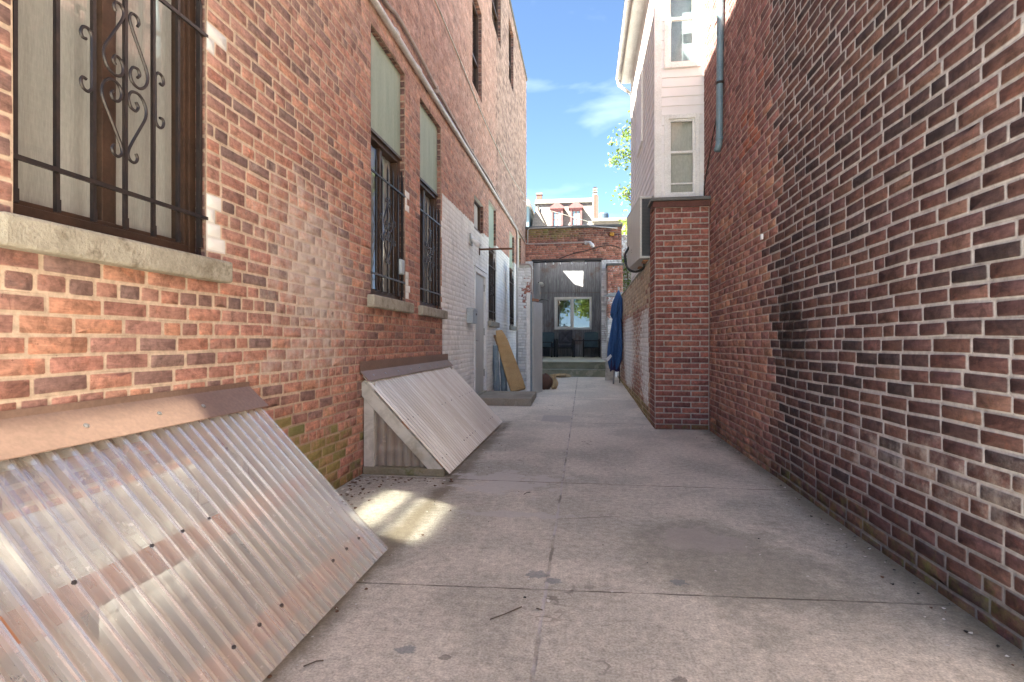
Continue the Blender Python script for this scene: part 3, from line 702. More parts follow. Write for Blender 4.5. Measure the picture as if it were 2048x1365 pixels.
# ------------------------------------------------------------------ cellar bulkheads
def corrugated(y0, y1, x0, z0, x1, z1, pitch, amp, ny=8, skew=0.0, y_top0=None, trap=.55):
    mb = MB(); n = int((y1-y0)/pitch*ny); ns = 10
    d = Vector((x1-x0, 0, z1-z0)).normalized(); nrm = Vector((-d.z, 0, d.x))
    if nrm.z < 0: nrm = -nrm
    g = random.Random(4)
    vs = []
    for j in range(ns+1):
        t = j/ns
        for i in range(n+1):
            y = y0+(y1-y0)*i/n
            w = math.sin(2*math.pi*(y-y0)/pitch); w = max(-1, min(1, w/trap))
            p = Vector((x0+(x1-x0)*t, y+skew*(1-t), z0+(z1-z0)*t))+nrm*(amp*w+.004*math.sin(t*5+y*1.7)*math.sin(y*2.3))
            vs.append(p)
    mb.add(vs, [(j*(n+1)+i, j*(n+1)+i+1, (j+1)*(n+1)+i+1, (j+1)*(n+1)+i) for j in range(ns) for i in range(n)])
    mb.val = [math.sin(2*math.pi*(y1-y0)*i/n/pitch)*.5+.5 for j in range(ns+1) for i in range(n+1)]
    return mb
def bulkhead(y0, y1, xb, ztop, sheet, label, near, skew, flash_v, flash_d):
    b = thing("cellar_bulkhead", label, "bulkhead", (XL+.3, (y0+y1)/2, 0))
    x0 = XL+.012; x1 = xb; zt = ztop; zb = .055
    dx = x1-x0; dz = zb-zt; L = math.hypot(dx, dz); sl = dz/dx
    cs_ = corrugated(y0, y1, x0, zt, x1+.02, zb+.02*sl, .0665, .0140, 8, skew); so_ = cs_.obj("roof_sheet", sheet, b, smooth=False)
    at = so_.data.attributes.new("val", 'FLOAT', 'POINT'); at.data.foreach_set('value', np.array(cs_.val, np.float32))
    MB().box(XL+.01, xb-.03, y0+.03, y0+.10, 0, .062).box(XL+.01, xb-.03, y1-.10, y1-.03, 0, .062).box(xb-.10, xb-.028, y0+.10, y1-.10, 0, .062).obj("curb", 'curb', b, .008)
    # flashing
    mb = MB(); yA, yB = y0-.04+skew, y1+.03+skew; e = .003
    zf = zt+.035
    mb.obox((XL+.008, yA, zf), (.004, 0, 0), (0, yB-yA, 0), (0, 0, flash_v))
    mb.prism([(XL+.008, yA, zf), (XL+.008+flash_d, yA, zf+flash_d*sl*.93), (XL+.008+flash_d, yA, zf+flash_d*sl*.93+.004), (XL+.012, yA, zf+.005)], (0, yB-yA, 0))
    fo = mb.obj("flashing", 'flash', b)
    g = random.Random(int(y1*10))
    mb = MB(); nfix = int((y1-y0)/.33)
    for k in range(nfix):
        y = y0+.15+k*.33+g.uniform(-.05, .05); t = flash_d*.55
        c = Vector((XL+.008+t, y, zf+t*sl*.93+.006)); nn = Vector((-sl, 0, 1)).normalized()
        MB().tube([c-nn*.002, c+nn*.004, c+nn*.006], [.011, .010, .004], 8).obj("screw", 'steel', fo)
    # rafters, purlins and bottom rail
    def rail(t0, w, th, mat, nm):
        d = Vector((dx, 0, dz)).normalized(); nr = Vector((-d.z, 0, d.x)); nr = nr if nr.z > 0 else -nr
        o = Vector((x0, y0+.05, zt))+d*L*t0-nr*(.016+th)
        MB().obox(o, d*w, (0, y1-y0-.1, 0), nr*th).obj(nm, mat, b, .003)
    rail(.03, .07, .05, 'offwhite', "purlin"); rail(.50 if near else .47, .09, .045, 'woodraw', "purlin"); rail(.875, .085, .05, 'woodraw', "bottom_rail")
    d = Vector((dx, 0, dz)).normalized(); nr = Vector((-sl, 0, 1)).normalized()
    for yy in (y0+.035, y1-.075) + (((y0+y1)/2,) if near else ()):
        o = Vector((x0+.005, yy, zt-.012))-nr*.115
        MB().obox(o+d*.02, d*(L-.07), (0, .045, 0), nr*.095).obj("rafter", 'woodpale', b, .004)
    for yy in (y0+.045, y1-.085): MB().box(XL+.014, XL+.10, yy, yy+.04, .06, zt-.05).obj("post", 'woodpale', b, .004)
    # corrugated infill of the two gable ends
    for yy in (y0+.075, y1-.035):
        mb = MB(); n = 60; top = []; bot = []
        for i in range(n+1):
            x = XL+.09+(dx-.22)*i/n; yw = yy+.006*max(-1, min(1, 1.6*math.sin(i/n*2*math.pi*7)))
            top.append((x, yw, max(zt+sl*(x-x0)-.13, .15))); bot.append((x, yw, .065))
        for i in range(n): mb.quad(bot[i], bot[i+1], top[i+1], top[i])
        mb.obj("end_panel", 'sheetA', b)
        MB().box(XL+.10, xb-.22, yy+.012, yy+.03, .19, .225).obj("end_rail", 'offwhite', b)
    # fixing screws of the sheet
    mb = MB()
    for t in (.06, .515 if near else .49, .90):
        y = y0+.0665*1.25; k = 0
        while y < y1-.03:
            if g.random() < (.6 if t > .8 else .42):
                c = Vector((x0+dx*t, y+skew*(1-t), zt+dz*t))+nr*.011
                MB().tube([c, c+nr*.004, c+nr*.008], [.0075, .0075, .004], 7).obj("fixing", 'iron', b)
            y += .0665*(2 if t > .4 else 4)
    return b
bulkhead(-.15, 2.60, -1.00, .80, 'sheetA', "nearest cellar bulkhead with clear corrugated plastic roof and wide brown flashing", True, .07, .030, .115)
bulkhead(4.17, 6.93, -1.075, .80, 'sheetB', "farther cellar bulkhead with clouded corrugated plastic roof and timber framed end", False, .03, .085, .075)
# the stair pit under the nearest bulkhead
pt = thing("cellar_stairwell", "whitewashed stairwell seen through the nearest clear bulkhead roof", "stairwell", (-1.4, 1.2, -1.0))
MB().box(PIT[0]-.1, PIT[1]+.1, PIT[2]-.1, PIT[3]+.1, -1.1, -1.0).box(PIT[1], PIT[1]+.1, PIT[2], PIT[3], -1.0, -.006).box(PIT[0], PIT[1]+.1, PIT[3], PIT[3]+.1, -1.0, -.006).box(PIT[0], PIT[1]+.1, PIT[2]-.1, PIT[2], -1.0, -.006).obj("pit_wall", 'offwhite', pt)
for k in range(5): MB().box(PIT[0]+.03, PIT[1]-.002, 1.35+k*.25, 1.6+k*.25 if k < 4 else PIT[3]-.002, -1.0, -.85+k*.165).obj("stair_tread", 'concrete', pt, .01)
def white_cols(u, v, g):
    c, m, fx = reveal_cols(u, v, g); fx[:, 0] = .72; fx[:, 3] = .25*g.random(len(u)); return c, m, fx
brick_mesh([(cells(PIT[2], 2.5, -1.0, .52, .069, .213, [(1.0, 1.75, -1.0, .2)], rg, 0), (XL+.012, 0, 0), (0, 1, 0), (0, 0, 1), (1, 0, 0), .009, .0008, white_cols, 0)], "whitewashed_brick", 'brickL', pt, 4)
MB().box(XL+.012, XL+.03, .98, 1.77, -1.0, .22).obj("cellar_hatch", 'dark', pt)

# ------------------------------------------------------------------ right brick building
XR = 1.52
RB = thing("brick_building", "dark red brick building with pale mortar joints and a sooty black patch", "building", (XR, 3, 0))
def right_cols(u, v, g):
    y = -u; n = len(u)
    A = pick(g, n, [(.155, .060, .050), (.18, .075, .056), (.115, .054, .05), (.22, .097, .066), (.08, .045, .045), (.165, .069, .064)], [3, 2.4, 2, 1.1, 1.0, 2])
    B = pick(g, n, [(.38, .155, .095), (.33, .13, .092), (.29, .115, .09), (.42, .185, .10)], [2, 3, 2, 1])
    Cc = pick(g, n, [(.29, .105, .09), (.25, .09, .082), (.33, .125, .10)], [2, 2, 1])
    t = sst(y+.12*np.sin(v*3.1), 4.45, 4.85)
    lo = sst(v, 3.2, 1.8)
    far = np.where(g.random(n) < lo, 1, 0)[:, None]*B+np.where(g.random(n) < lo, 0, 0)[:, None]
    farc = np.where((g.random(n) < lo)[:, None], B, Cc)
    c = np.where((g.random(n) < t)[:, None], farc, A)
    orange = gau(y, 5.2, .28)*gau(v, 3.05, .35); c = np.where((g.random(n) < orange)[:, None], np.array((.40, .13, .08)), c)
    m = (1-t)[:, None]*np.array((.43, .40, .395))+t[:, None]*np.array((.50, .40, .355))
    m = m*(1-.5*sst(v, .5, .05)[:, None])
    fx = np.zeros((n, 4))
    soot = 1.15*sst(y+.05*np.sin(v*9), 4.62, 4.45)*sst(y, 3.75, 4.35)*gau(v, 1.18, .27)+.30*gau(y, 4.2, .4)*gau(v, .7, .4)+.42*gau(y, 4.3, .22)*gau(v, 1.6, .35)
    fx[:, 3] = np.clip(soot, 0, .95)+.12*g.random(n)*sst(y, 4.5, 3.5)+.4*gau(y, 2.9, .05)*gau(v, 2.55, .22)
    fx[:, 3] += .45*gau(y, 6.38, .05)*(v < 3.2)*(.6+.4*np.sin(v*6))
    fx[:, 2] = .38*sst(v, .36, .03)+.18*gau(v, .75, .4)*g.random(n); fx[:, 3] += .35*sst(v, .5, .02)*g.random(n)
    fx[:, 1] = .42*gau(v, .5, .22)*sst(y, 5, 3.2)+.18*gau(y, 5.4, .5)*gau(v, 2.0, .8)
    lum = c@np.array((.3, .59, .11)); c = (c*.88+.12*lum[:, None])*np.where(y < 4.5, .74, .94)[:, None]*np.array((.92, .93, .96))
    return np.clip(c, .02, .9), np.clip(m*(1+g.normal(0, .05, (n, 1))), .02, .9), np.clip(fx, 0, 1)
def rjoint(C):
    y = -(C[:, 0]+C[:, 1])/2
    return .0062+.0042*sst(y, 4.9, 4.4)+.003*np.random.default_rng(8).random(len(C))
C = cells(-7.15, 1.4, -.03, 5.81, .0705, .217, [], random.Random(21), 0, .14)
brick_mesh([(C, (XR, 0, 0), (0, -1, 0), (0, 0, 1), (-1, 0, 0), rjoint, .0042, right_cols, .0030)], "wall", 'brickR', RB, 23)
mb = MB(); mb.box(XR+.03, 9, -2, 7.145, -.02, 5.8); mb.box(XR, XR+.03, -2, -1.41, -.02, 5.8); mb.obj("rear_wall", 'darkbrick', RB)
MB().box(XR-.03, 9.05, -2.05, 7.158, 5.812, 5.90).obj("roof", 'tar', RB, .01)
dp = thing("downspout", "blue green painted drainpipe ending halfway down the dark brick wall", "downspout", (XR-.05, 6.32, 3.2))
MB().tube([(XR-.052, 6.09, 5.78), (XR-.052, 6.10, 5), (XR-.052, 6.16, 3.30), (XR-.056, 6.165, 3.24), (XR-.075, 6.16, 3.17)], .036, 14).obj("pipe", 'verdigris', dp, smooth=True)
MB().lathe((XR-.052, 6.158, 3.30), [(.036, -.012), (.041, -.01), (.041, .02), (.036, .022)], 14).obj("collar", 'verdigris', dp)
MB().lathe((XR-.052, 6.135, 3.90), [(.037, -.012), (.042, -.01), (.042, .012), (.037, .014)], 14).obj("strap", 'iron', dp)
tubething("wall_wire", [(XR-.012, 6.16, 3.9), (XR-.010, 6.65, 3.5), (XR-.012, 7.10, 3.05), (XR-.012, 7.10, 2.88)], .006, 'black', "thin black wire slanting down the brick from the drainpipe strap", "wire", 6)
MB().box(XR-.022, XR-.003, 4.83, 4.86, 2.02, 2.08)
tag(MB().box(XR-.02, XR-.004, 4.845, 4.885, 1.955, 2.00).obj("wall_tag", 'whitepaper', None, .002), "tiny white tag fixed to the dark brick wall above the soot", "tag")

# upper window whose panes throw the sun back onto the paving
for wy0, wy1, wz0, wz1 in ((1.06, 1.93, 3.42, 4.46), (-1.05, .12, 4.75, 5.78)):
    mb = MB(); zm = wz0+(wz1-wz0)*.52
    for a, b, c, d in ((wy0, wy0+.06, wz0, wz1), (wy1-.06, wy1, wz0, wz1), (wy0+.06, wy1-.06, wz0, wz0+.06), (wy0+.06, wy1-.06, wz1-.06, wz1), (wy0+.06, wy1-.06, zm-.04, zm+.04)): mb.box(XR-.05, XR-.004, a, b, c, d)
    rw = mb.obj("window", 'white', RB)
    MB().box(XR-.02, XR-.012, wy0+.04, wy1-.04, wz0+.04, wz1-.04).obj("pane", 'mirrorpane', rw)

# ------------------------------------------------------------------ brick pier and low garden wall
PX0, PX1, PY, PZ = .866, 1.508, 6.83, 2.80
def pier_cols(u, v, g):
    n = len(u); c = pick(g, n, [(.285, .095, .070), (.25, .085, .068), (.32, .115, .078), (.215, .078, .068)], [3, 2, 2, 1.4])
    fx = np.zeros((n, 4)); fx[:, 3] = .15*g.random(n)+.3*sst(v, .15, .0); fx[:, 2] = .5*sst(v, .14, .0)
    return np.clip(c, .02, .9), np.tile(np.array((.42, .355, .315)), (n, 1)), fx
BP = thing("brick_pier", "neat red brick pier with dark metal cap joining the dark brick wall", "pier", (1.2, 7.0, 0))
brick_mesh([(cells(PX0, PX1, 0, PZ, .0679, .214, [], rg, 0, .015, False), (0, PY, 0), (1, 0, 0), (0, 0, 1), (0, -1, 0), .0105, .0035, pier_cols, .0008),
            (cells(PY, 7.30, 0, PZ, .0679, .214, [], rg, 0, .015, False), (PX0, 0, 0), (0, 1, 0), (0, 0, 1), (-1, 0, 0), .0105, .0035, pier_cols, .0008)], "shaft", 'brickR', BP, 31)
MB().box(PX0+.002, PX1+.008, PY+.002, 7.30, 0, PZ-.004).obj("core", 'darkbrick', BP)
mb = MB(); mb.box(PX0-.055, PX1+.01, PY-.055, 7.14, PZ+.004, PZ+.045); mb.obj("cap", 'capmetal', BP, .006)
mb = MB(); mb.box(PX0-.022, PX1+.008, PY-.026, 7.13, PZ-.07, PZ+.003); mb.obj("corbel", 'redbrickfar', BP, .004)

LWX, LWT = .866, 2.14
def low_cols(u, v, g):
    n = len(u); c = pick(g, n, [(.33, .15, .11), (.28, .12, .095), (.40, .20, .14), (.45, .30, .21)], [3, 2, 2, 1.2])
    fx = np.zeros((n, 4)); fx[:, 0] = np.clip(.42+.16*gau(v, 1.0, .7)+.12*np.sin(u*1.9)-.55*sst(u, 7.6, 7.25)-.35*sst(v, .28, .1), 0, 1)
    top = sst(v, 1.45, 1.75)*.9; fx[:, 0] *= (1-top*.8); fx[:, 1] = top*.35
    c = np.where((g.random(n) < top)[:, None], pick(g, n, [(.46, .36, .25), (.50, .38, .25)], [1, 1]), c)
    fx[:, 2] = .6*sst(v, .42, .12)
    return np.clip(c, .02, .9), np.tile(np.array((.45, .36, .29)), (n, 1)), np.clip(fx, 0, 1)
GW = thing("garden_wall", "low brick garden wall with flaking white paint running back from the pier", "wall", (1.0, 10, 0))
brick_mesh([(cells(7.302, 14.3, 0, LWT, .0679, .21, [], rg, 6, .06), (LWX, 0, 0), (0, 1, 0), (0, 0, 1), (-1, 0, 0), .009, .0035, low_cols, .0016)], "face", 'brickC', GW, 33)
MB().box(LWX+.003, LWX+.035, 7.302, 14.3, 0, LWT).obj("core", 'darkbrick', GW)
MB().box(LWX-.012, LWX+.045, 7.302, 14.32, LWT+.002, LWT+.035).obj("coping", 'stone', GW, .006)

# ------------------------------------------------------------------ white clapboard house
HX, HY, HY2 = .916, 7.165, 10.66
WH = thing("white_house", "white clapboard house rising behind the brick pier", "house", (2.5, 9, 0))
def lap(mb, p0, p1, z0, z1, n, holes=(), ch=.122):
    """lapped boards on the vertical plane through p0-p1 (plan points), n outward"""
    p0, p1, n = Vector((*p0, 0)), Vector((*p1, 0)), Vector((*n, 0)); L = (p1-p0).length; d = (p1-p0)/L
    z = z0
    while z < z1:
        zt = min(z+ch, z1); iv = [(0, L)]
        for a, b, c, e in holes:
            if c < (z+zt)/2 < e:
                nv = []
                for p, q in iv:
                    if b <= p or a >= q: nv.append((p, q)); continue
                    if p < a: nv.append((p, a))
                    if b < q: nv.append((b, q))
                iv = nv
        for a, b in iv:
            A, B = p0+d*a, p0+d*b; o = n*.013
            mb.add([A+o+Vector((0, 0, z)), B+o+Vector((0, 0, z)), B+n*.002+Vector((0, 0, zt)), A+n*.002+Vector((0, 0, zt)), A+Vector((0, 0, z)), B+Vector((0, 0, z))], [(0, 1, 2, 3), (4, 5, 1, 0)])
        z += ch
FW = [(1.022, 1.464, 2.94, 4.00), (1.022, 1.464, 4.62, 5.75)]
mb = MB(); lap(mb, (HX+.05, HY), (XR+.3, HY), 2.16, 6.3, (0, -1), [(a-HX-.05, b-HX-.05, c, d) for a, b, c, d in FW])
lap(mb, (HX, HY2), (HX, HY+.05), 2.16, 6.2, (-1, 0))
mb.obj("siding", 'siding', WH)
MB().box(HX+.02, 6, HY+.20, HY2, 0, 6.2).box(HX+.004, 6, HY+.19, HY+.20, 0, 2.9).box(HX+.003, HX+.02, HY+.05, HY2, 0, 6.2).obj("core", 'white', WH)
MB().box(HX-.016, HX+.075, HY-.018, HY+.055, 2.16, 6.2).obj("corner_board", 'white', WH, .003)
MB().box(HX-.016, HX+.05, HY2-.03, HY2+.01, 2.16, 6.2).obj("corner_board", 'white', WH, .003)
def sash_window(x0, x1, z0, z1):
    mb = MB(); y = HY; t = .058
    mb.box(x0, x0+t, y-.028, y+.06, z0, z1); mb.box(x1-t, x1, y-.028, y+.06, z0, z1); mb.box(x0+t, x1-t, y-.028, y+.06, z1-t, z1); mb.box(x0-.0, x1+.0, y-.045, y+.06, z0-.03, z0+.03)
    w = mb.obj("window", 'white', WH, .004)
    zm = (z0+z1)/2+.04
    for nm, za, zb, yy in (("upper_sash", zm-.012, z1-t, y+.012), ("lower_sash", z0+.03, zm+.018, y-.006)):
        mb = MB(); s = .028; mb.box(x0+t, x0+t+s, yy-.012, yy+.02, za, zb); mb.box(x1-t-s, x1-t, yy-.012, yy+.02, za, zb); mb.box(x0+t+s, x1-t-s, yy-.012, yy+.02, za, za+s); mb.box(x0+t+s, x1-t-s, yy-.012, yy+.02, zb-s, zb)
        if nm == "lower_sash" and z0 < 3: mb.box(x0+t+s, x1-t-s, yy-.010, yy+.018, za+.13, za+.15)
        mb.obj(nm, 'white', w, .002)
    mb = MB(); mb.quad((x0+t, y+.018, zm), (x1-t, y+.018, zm), (x1-t, y+.018, z1-t), (x0+t, y+.018, z1-t)); mb.quad((x0+t, y+.004, z0+.03), (x1-t, y+.004, z0+.03), (x1-t, y+.004, zm), (x0+t, y+.004, zm))
    mb.obj("pane", 'glass', w)
    MB().quad((x0, y+.10, z0), (x1, y+.10, z0), (x1, y+.10, z1), (x0, y+.10, z1)).obj("blind", 'foam' if z0 > 4 else 'curtain', w)
for q in FW: sash_window(*q)
for y0, z0, z1 in ((8.6, 2.3, 3.3), (8.6, 4.2, 5.3)):
    MB().box(HX-.035, HX-.005, y0, y0+.75, z0, z1).obj("window", 'white', WH, .004)
# eaves, gutter and roof
MB().box(.735, HX+.02, 6.9, HY2+.18, 6.16, 6.185).obj("soffit", 'white', WH)
mb = MB(); mb.box(.715, .735, 6.9, HY2+.18, 6.12, 6.34); mb.obj("fascia", 'offwhite', WH)
mb = MB(); prof = [(.715, 6.32), (.64, 6.33), (.62, 6.27), (.645, 6.215), (.715, 6.205)]
mb.prism([(a, 6.9, b) for a, b in prof], (0, HY2+.2-6.9, 0)); mb.obj("gutter", 'white', WH, .004)
MB().tube([(.67, HY2+.14, 6.22), (.68, HY2+.14, 6.12), (.86, HY2+.10, 5.96), (HX-.03, HY2+.04, 5.9)], .032, 10).obj("downspout", 'white', WH, smooth=True)
mb = MB(); mb.prism([(.62, 6.9, 6.345), (3.6, 6.9, 8.6), (6.6, 6.9, 6.345)], (0, HY2+.2-6.9, 0)); mb.obj("roof", 'tar', WH)

# ------------------------------------------------------------------ air conditioner on the wall
ac = thing("air_conditioner", "grey boxed air conditioner unit perched on the garden wall beside the pier", "air conditioner", (.74, 7.40, 2.20), math.atan(.075/1.25))
AW, AL, AH = .235, 1.22, .83
mb = MB(); mb.box(0, .012, .03, AL, .03, AH-.03); mb.box(AW-.09, AW-.078, .03, AL, .03, AH-.03); mb.box(.012, AW-.09, AL-.012, AL, .03, AH-.03); mb.obj("casing", 'acgrey', ac, .004, local=True)
MB().box(-.004, AW-.074, -.004, AL+.004, AH-.03, AH).obj("top_panel", 'acgrey', ac, .006, local=True)
MB().box(-.003, AW-.075, -.002, AL+.003, 0, .03).obj("base_pan", 'acgrey', ac, .005, local=True)
mb = MB()
mb.box(0, .03, 0, .03, .03, AH-.03)
mb.obj("corner_post", 'acgrey', ac, .004, local=True)
mb = MB(); mb.box(.03, AW-.078, .022, .03, .03, AH-.03)
k = .05
while k < AH-.05: mb.obox((.03, .004, k), (AW-.11, 0, 0), (0, .016, .008), (0, 0, .004)); k += .019
mb.obj("louvre", 'acgrill', ac, local=True)
mb = MB()
for z in (.20, .235): mb.lathe((-.001, .75, z), [(.001, -.003), (.008, -.002), (.008, .001), (.001, .002)], 10, 'x')
mb.obj("bolt", 'black', ac, local=True)
tag(MB().box(.80, .865+.04, 7.55, 7.75, LWT+.036, 2.199).box(.80, .865+.04, 8.2, 8.35, LWT+.036, 2.199).obj("support_block", 'woodraw', None, .004), "short timber blocks packed under the grey air conditioner", "block")
tubething("hose", spline([(.70, 8.45, 2.55), (.62, 8.35, 2.40), (.625, 8.2, 2.22), (.66, 8.0, 2.12), (.74, 7.9, 2.085), (.83, 7.85, 2.12), (.85, 7.85, 2.20)], 6), .018, 'black', "black hose looping out of the air conditioner's far end", "hose", 8)

# ------------------------------------------------------------------ carriage house at the end
CY = 16.6
CH = thing("carriage_house", "weathered brick carriage house closing the alley with a deep grey plank recess", "building", (-.3, 17, 0))
def car_cols(u, v, g):
    n = len(u); c = pick(g, n, [(.40, .15, .095), (.35, .125, .085), (.45, .19, .12), (.22, .10, .08)], [3, 3, 2, .8])
    top = sst(v, 3.95, 4.4)
    c = c*(1.18-.50*top[:, None])
    fx = np.zeros((n, 4)); fx[:, 2] = .55*top*sst(u, 1.0, -.8)
    fx[:, 3] = .25*g.random(n)+.30*(g.random(n) < .12)
    fx[:, 0] = np.where((v < 3.55) & ((u < -1.5) | (u > .5)), .70, 0)+np.where((u > .55) & (v > 3.2) & (v < 3.9), .25, 0)
    return np.clip(c, .02, .9), np.tile(np.array((.34, .25, .20)), (n, 1)), np.clip(fx, 0, 1)
brick_mesh([(cells(-1.795, 1.12, 0, 4.55, .066, .205, [(-1.565, .525, -.1, 3.57)], rg, 6, .06), (0, CY, 0), (1, 0, 0), (0, 0, 1), (0, -1, 0), .009, .004, car_cols, .003)], "front_wall", 'brickC', CH, 41)
MB().box(-1.80, 1.13, CY+.003, CY+.30, 3.60, 4.55).box(.53, 1.13, CY+.003, CY+.3, 0, 3.6).box(-1.80, -1.57, CY+.003, CY+.3, 0, 3.6).obj("wall_core", 'darkbrick', CH)
MB().box(-1.81, 1.16, CY-.05, CY+.32, 4.552, 4.63).obj("coping", 'tar', CH, .01)
MB().box(-1.60, .56, CY-.012, CY+.31, 3.555, 3.615).obj("lintel", 'iron', CH)
PWY = 19.6; DZ = .55
MB().box(-1.62, -1.575, CY+.31, PWY, DZ, 4.35).obj("recess_side", 'plankb', CH)
MB().box(.575, .62, CY+.31, PWY, DZ, 4.35).obj("recess_side", 'plankb', CH)
mb = MB(); mb.box(-1.575, .575, PWY, PWY+.05, 2.86, 4.35); mb.box(-1.575, .575, PWY-.012, PWY+.05, DZ, 2.845); mb.obj("plank_wall", 'plank', CH)
MB().box(-1.8, 1.1, PWY+.06, 24, 0, 4.3).obj("rear_block", 'darkbrick', CH)
# unseen roof added to brighten the recess; hole shaped for the plank sun patch
zr = 4.352
hole = [(-1.284, 19.276), (-.502, 19.27), (-.940, 18.985), (-1.182, 19.03)]; outer_ = [(-1.62, 19.6), (.62, 19.6), (.62, CY+.30), (-1.62, CY+.30)]
mb = MB()
for i in range(4):
    j = (i+1) % 4
    for z in (zr, zr+.05): mb.quad((*outer_[i], z), (*outer_[j], z), (*hole[j], z), (*hole[i], z))
    mb.quad((*hole[i], zr), (*hole[j], zr), (*hole[j], zr+.05), (*hole[i], zr+.05))
mb.obj("roof", 'lightfillsheet', CH)
# sliding window
wx0, wx1, wz0, wz1 = -1.06, .27, 1.52, 2.69
mb = MB(); t = .075; y = PWY-.012
for a, b, c, d in ((wx0, wx0+t, wz0, wz1), (wx1-t, wx1, wz0, wz1), (wx0+t, wx1-t, wz0, wz0+t), (wx0+t, wx1-t, wz1-t, wz1)): mb.box(a, b, y-.05, y-.002, c, d)
xm = (wx0+wx1)/2; mb.box(xm-.05, xm+.03, y-.042, y-.002, wz0+t, wz1-t)
w = mb.obj("window", 'white', CH, .005)
mb = MB(); mb.box(wx0+t, wx0+t+.05, y-.03, y-.002, wz0+t, wz1-t); mb.box(xm-.09, xm-.05, y-.03, y-.002, wz0+t, wz1-t); mb.box(wx0+t+.05, xm-.09, y-.03, y-.002, wz0+t, wz0+t+.04); mb.box(wx0+t+.05, xm-.09, y-.03, y-.002, wz1-t-.04, wz1-t); mb.obj("sash", 'acgrey', w)
MB().box(wx0+t, wx1-t, y-.010, y-.004, wz0+t, wz1-t).obj("backing", 'dark', w)
MB().quad((wx0+t, y-.018, wz0+t), (wx1-t, y-.018, wz0+t), (wx1-t, y-.018, wz1-t), (wx0+t, y-.018, wz1-t)).obj("pane", 'glassdark', w)
# painted right pier
def rp_cols(u, v, g):
    c, m, fx = car_cols(u, v*0+3.0, g); fx[:, 0] = np.clip(.62-.30*gau(v, 2.9, .5)-.25*gau(v, 2.0, .2), 0, 1); fx[:, 2] = 0; return c, m, fx
brick_mesh([(cells(.68, 1.12, .2, 3.30, .066, .205, [], rg, 6, .05), (0, 15.95, 0), (1, 0, 0), (0, 0, 1), (0, -1, 0), .009, .004, rp_cols, .002),
            (cells(15.95, CY, .2, 3.30, .066, .205, [], rg, 6, .05), (.68, 0, 0), (0, 1, 0), (0, 0, 1), (-1, 0, 0), .009, .004, rp_cols, .002)], "pier", 'brickC', CH, 43)
MB().box(.683, 1.12, 15.953, CY-.005, .2, 3.30).obj("pier_core", 'darkbrick', CH)
MB().box(.645, 1.14, 15.91, CY-.06, 3.302, 3.36).obj("pier_cap", 'capmetal', CH, .006)
# steps and deck
st = thing("stone_steps", "two mossy stone steps up to the pale deck of the plank recess", "steps", (-.4, 14.4, .16))
MB().box(-1.57, .62, 14.12, 14.62, .05, .355).obj("tread", 'damp', st, .012)
MB().box(-1.57, .57, 14.58, 14.75, .356, DZ-.03).obj("riser", 'damp', st, .01)
MB().box(-1.572, .572, 14.55, PWY-.02, DZ-.03, DZ).obj("deck", 'deck', st, .008)
MB().box(-1.57, .57, 14.76, PWY-.02, .05, DZ-.031).obj("deck_base", 'concrete', st)
MB().prism([(.625, 14.05, .12), (.625, 14.75, .12), (.625, 14.75, .75), (.625, 14.5, .70), (.625, 14.07, .25)], (.03, 0, 0)).obj("cheek_board", 'woodpale', st, .004)

